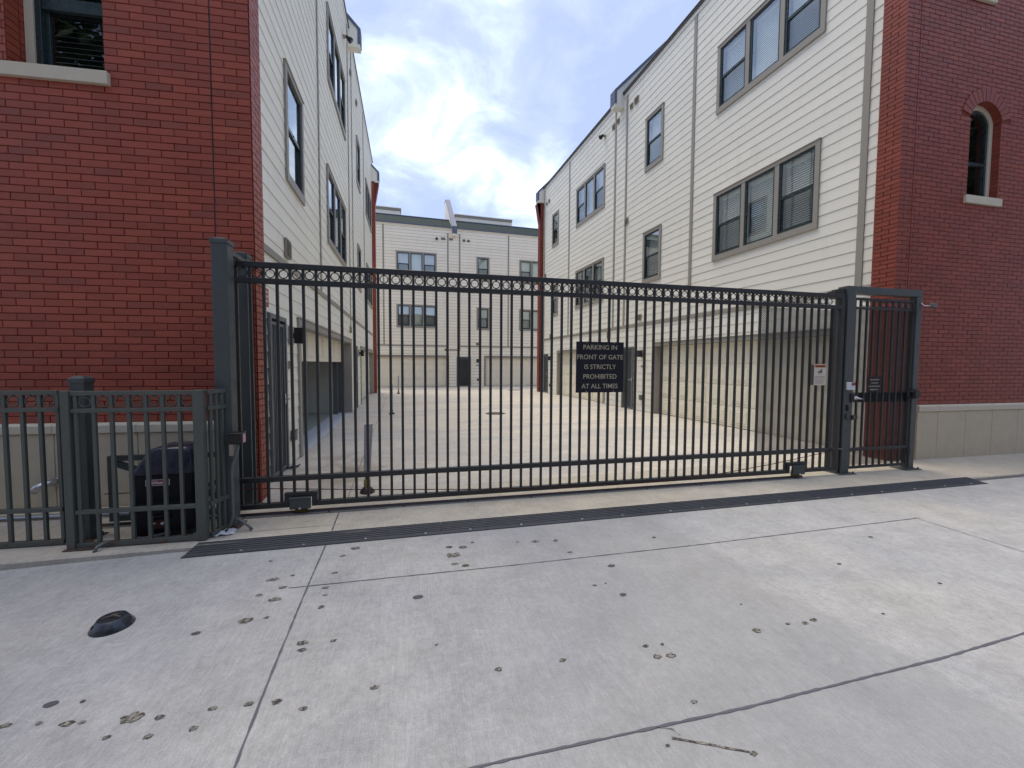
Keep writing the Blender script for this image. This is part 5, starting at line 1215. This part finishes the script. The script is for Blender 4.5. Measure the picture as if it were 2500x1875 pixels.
# domed marker in the street
DM = thing('pavement_marker', (-1.605, 2.862, -.04), 'round black cone shaped metal marker bolted to the street at lower left', 'pavement marker')
mw = WM[DM.name] @ T((0, 0, -.001))
M['dome'] = flat('worn_black_metal', (.045, .052, .064), .3, .5, .55, var=.2, bump=.1)
ob('skirt', MB().lathe([(.100, 0), (.101, .005), (.066, .056), (.062, .058), (.058, .056)], 48).mesh('skirt', 'dome', smooth=False), DM, mw)
for p_ in DM.children[-1].data.polygons: p_.use_smooth = True
mb = MB(); mb.lathe([(.058, .046), (.058, .0535)], 32); mb.tube([(-.045, -.008, .056), (.01, .004, .060), (.05, -.012, .056)], [.004, .011, .004], 8); mb.tube([(-.02, .03, .056), (.02, .012, .06), (.035, .03, .056)], [.003, .008, .003], 8); ob('broken_top', mb.mesh('broken_top', 'iron'), DM, mw)
for k, an in enumerate((-1.15, -2.55, .2, 1.6)):
    r_ = .0835; c = Vector((r_*math.cos(an), r_*math.sin(an), .0335)); nv = Vector((math.cos(an)*.82, math.sin(an)*.82, .57))
    ob('bolt_hole', MB().tube([c-nv*.004, c+nv*.0022], .0105 if k != 2 else .005, 14).mesh('bolt_hole', 'black'), DM, mw)
# rubbish at the foot of the barred door
mb = MB().tube([(-1.46, 6.33, .02), (-1.42, 6.35, .03), (-1.37, 6.42, .025), (-1.35, 6.5, .03)], [.012, .02, .014, .008], 8); ob('door_stop', mb.mesh('door_stop', 'black'), None, None, 'small black door stop on the ground by the barred door on the left', 'door stop')

# ------------------------------------------------------------ opposite side: mirrored left tree; block, other trees added to dim fronts and glass
AC = thing('unseen_block', (0, -15, 0), 'unseen dark brick block added across the street to dim the fronts and window reflections', 'building')
mb = MB(); mb.box(-45, 45, -20, -15, -.3, 9.5); ob('wall', mb.mesh('wall', flat('across_brick', (.16, .07, .05), .8, .3)), AC, WM[AC.name] @ T((0, 15, 0)))
fm = MB().box(-.7, .7, -.02, .03, 0, 1.7).mesh('window', 'cap_stone'); pm_ = MB().box(-.6, .6, .03, .04, .1, 1.6).mesh('pane', 'sash')
for r in range(3):
    for c in range(18):
        w = ob('window', fm, AC, T((-25.5+c*3, -15, .9+r*3))); ob('pane', pm_, w, T((-25.5+c*3, -15, .9+r*3)))
leaf = Mat('street_tree_leaf', (.045, .085, .025), .6, .3); leaf.value(leaf.rand(), .6, 1.5)
bark = flat('street_tree_bark', (.09, .07, .055), .9, .2)
def street_tree(x, y, h, R, label):
    mw = T((x, y, 0)); t = thing('street_tree', (x, y, 0), label, 'tree', 'trees along the far kerb'); rnd = random.Random(int(x*10))
    mb = MB().tube([(0, 0, -.2), (.05, 0, 1.2), (.0, .05, h*.45), (.1, 0, h*.75)], [.2, .15, .12, .05], 10); limbs = []
    for k in range(7):
        a = k*2.4; z = h*(.35+.05*k); e = (R*.6*math.cos(a), R*.6*math.sin(a), z+h*.25); mb.tube([(0, 0, z), (e[0]*.5, e[1]*.5, z+h*.1), e], [.08, .05, .02], 6); limbs.append(e)
    ob('trunk', mb.mesh('trunk', bark), t, mw)
    mb = MB(); cl = limbs+[(rnd.uniform(-.6, .6)*R, rnd.uniform(-.6, .6)*R, h*rnd.uniform(.5, .95)) for _ in range(22)]
    for c in cl:
        rr = rnd.uniform(.5, 1.0)*R*.42
        for _ in range(260):
            d = Vector((rnd.gauss(0, 1), rnd.gauss(0, 1), rnd.gauss(0, .8))).normalized()*rr*rnd.random()**.4; p = Vector(c)+d
            u = Vector((rnd.gauss(0, 1), rnd.gauss(0, 1), rnd.gauss(0, .6))).normalized()*.30; v = u.cross(Vector((rnd.random(), rnd.random(), 1))).normalized()*.16
            mb.face([p-u, p-v, p+u, p+v])
    ob('crown', mb.mesh('crown', leaf.m), t, mw, kind='stuff')
street_tree(-9.5, -6.5, 17, 6.0, 'leafy street tree across the street at the left'); street_tree(4.5, -9.5, 8, 3.0, 'unseen leafy tree added across the street in the middle to dim the fronts'); street_tree(25.0, -5.0, 14, 5.0, 'unseen leafy tree added across the street at the right to darken the arched window')  # middle and right trees are added to darken front light and reflections
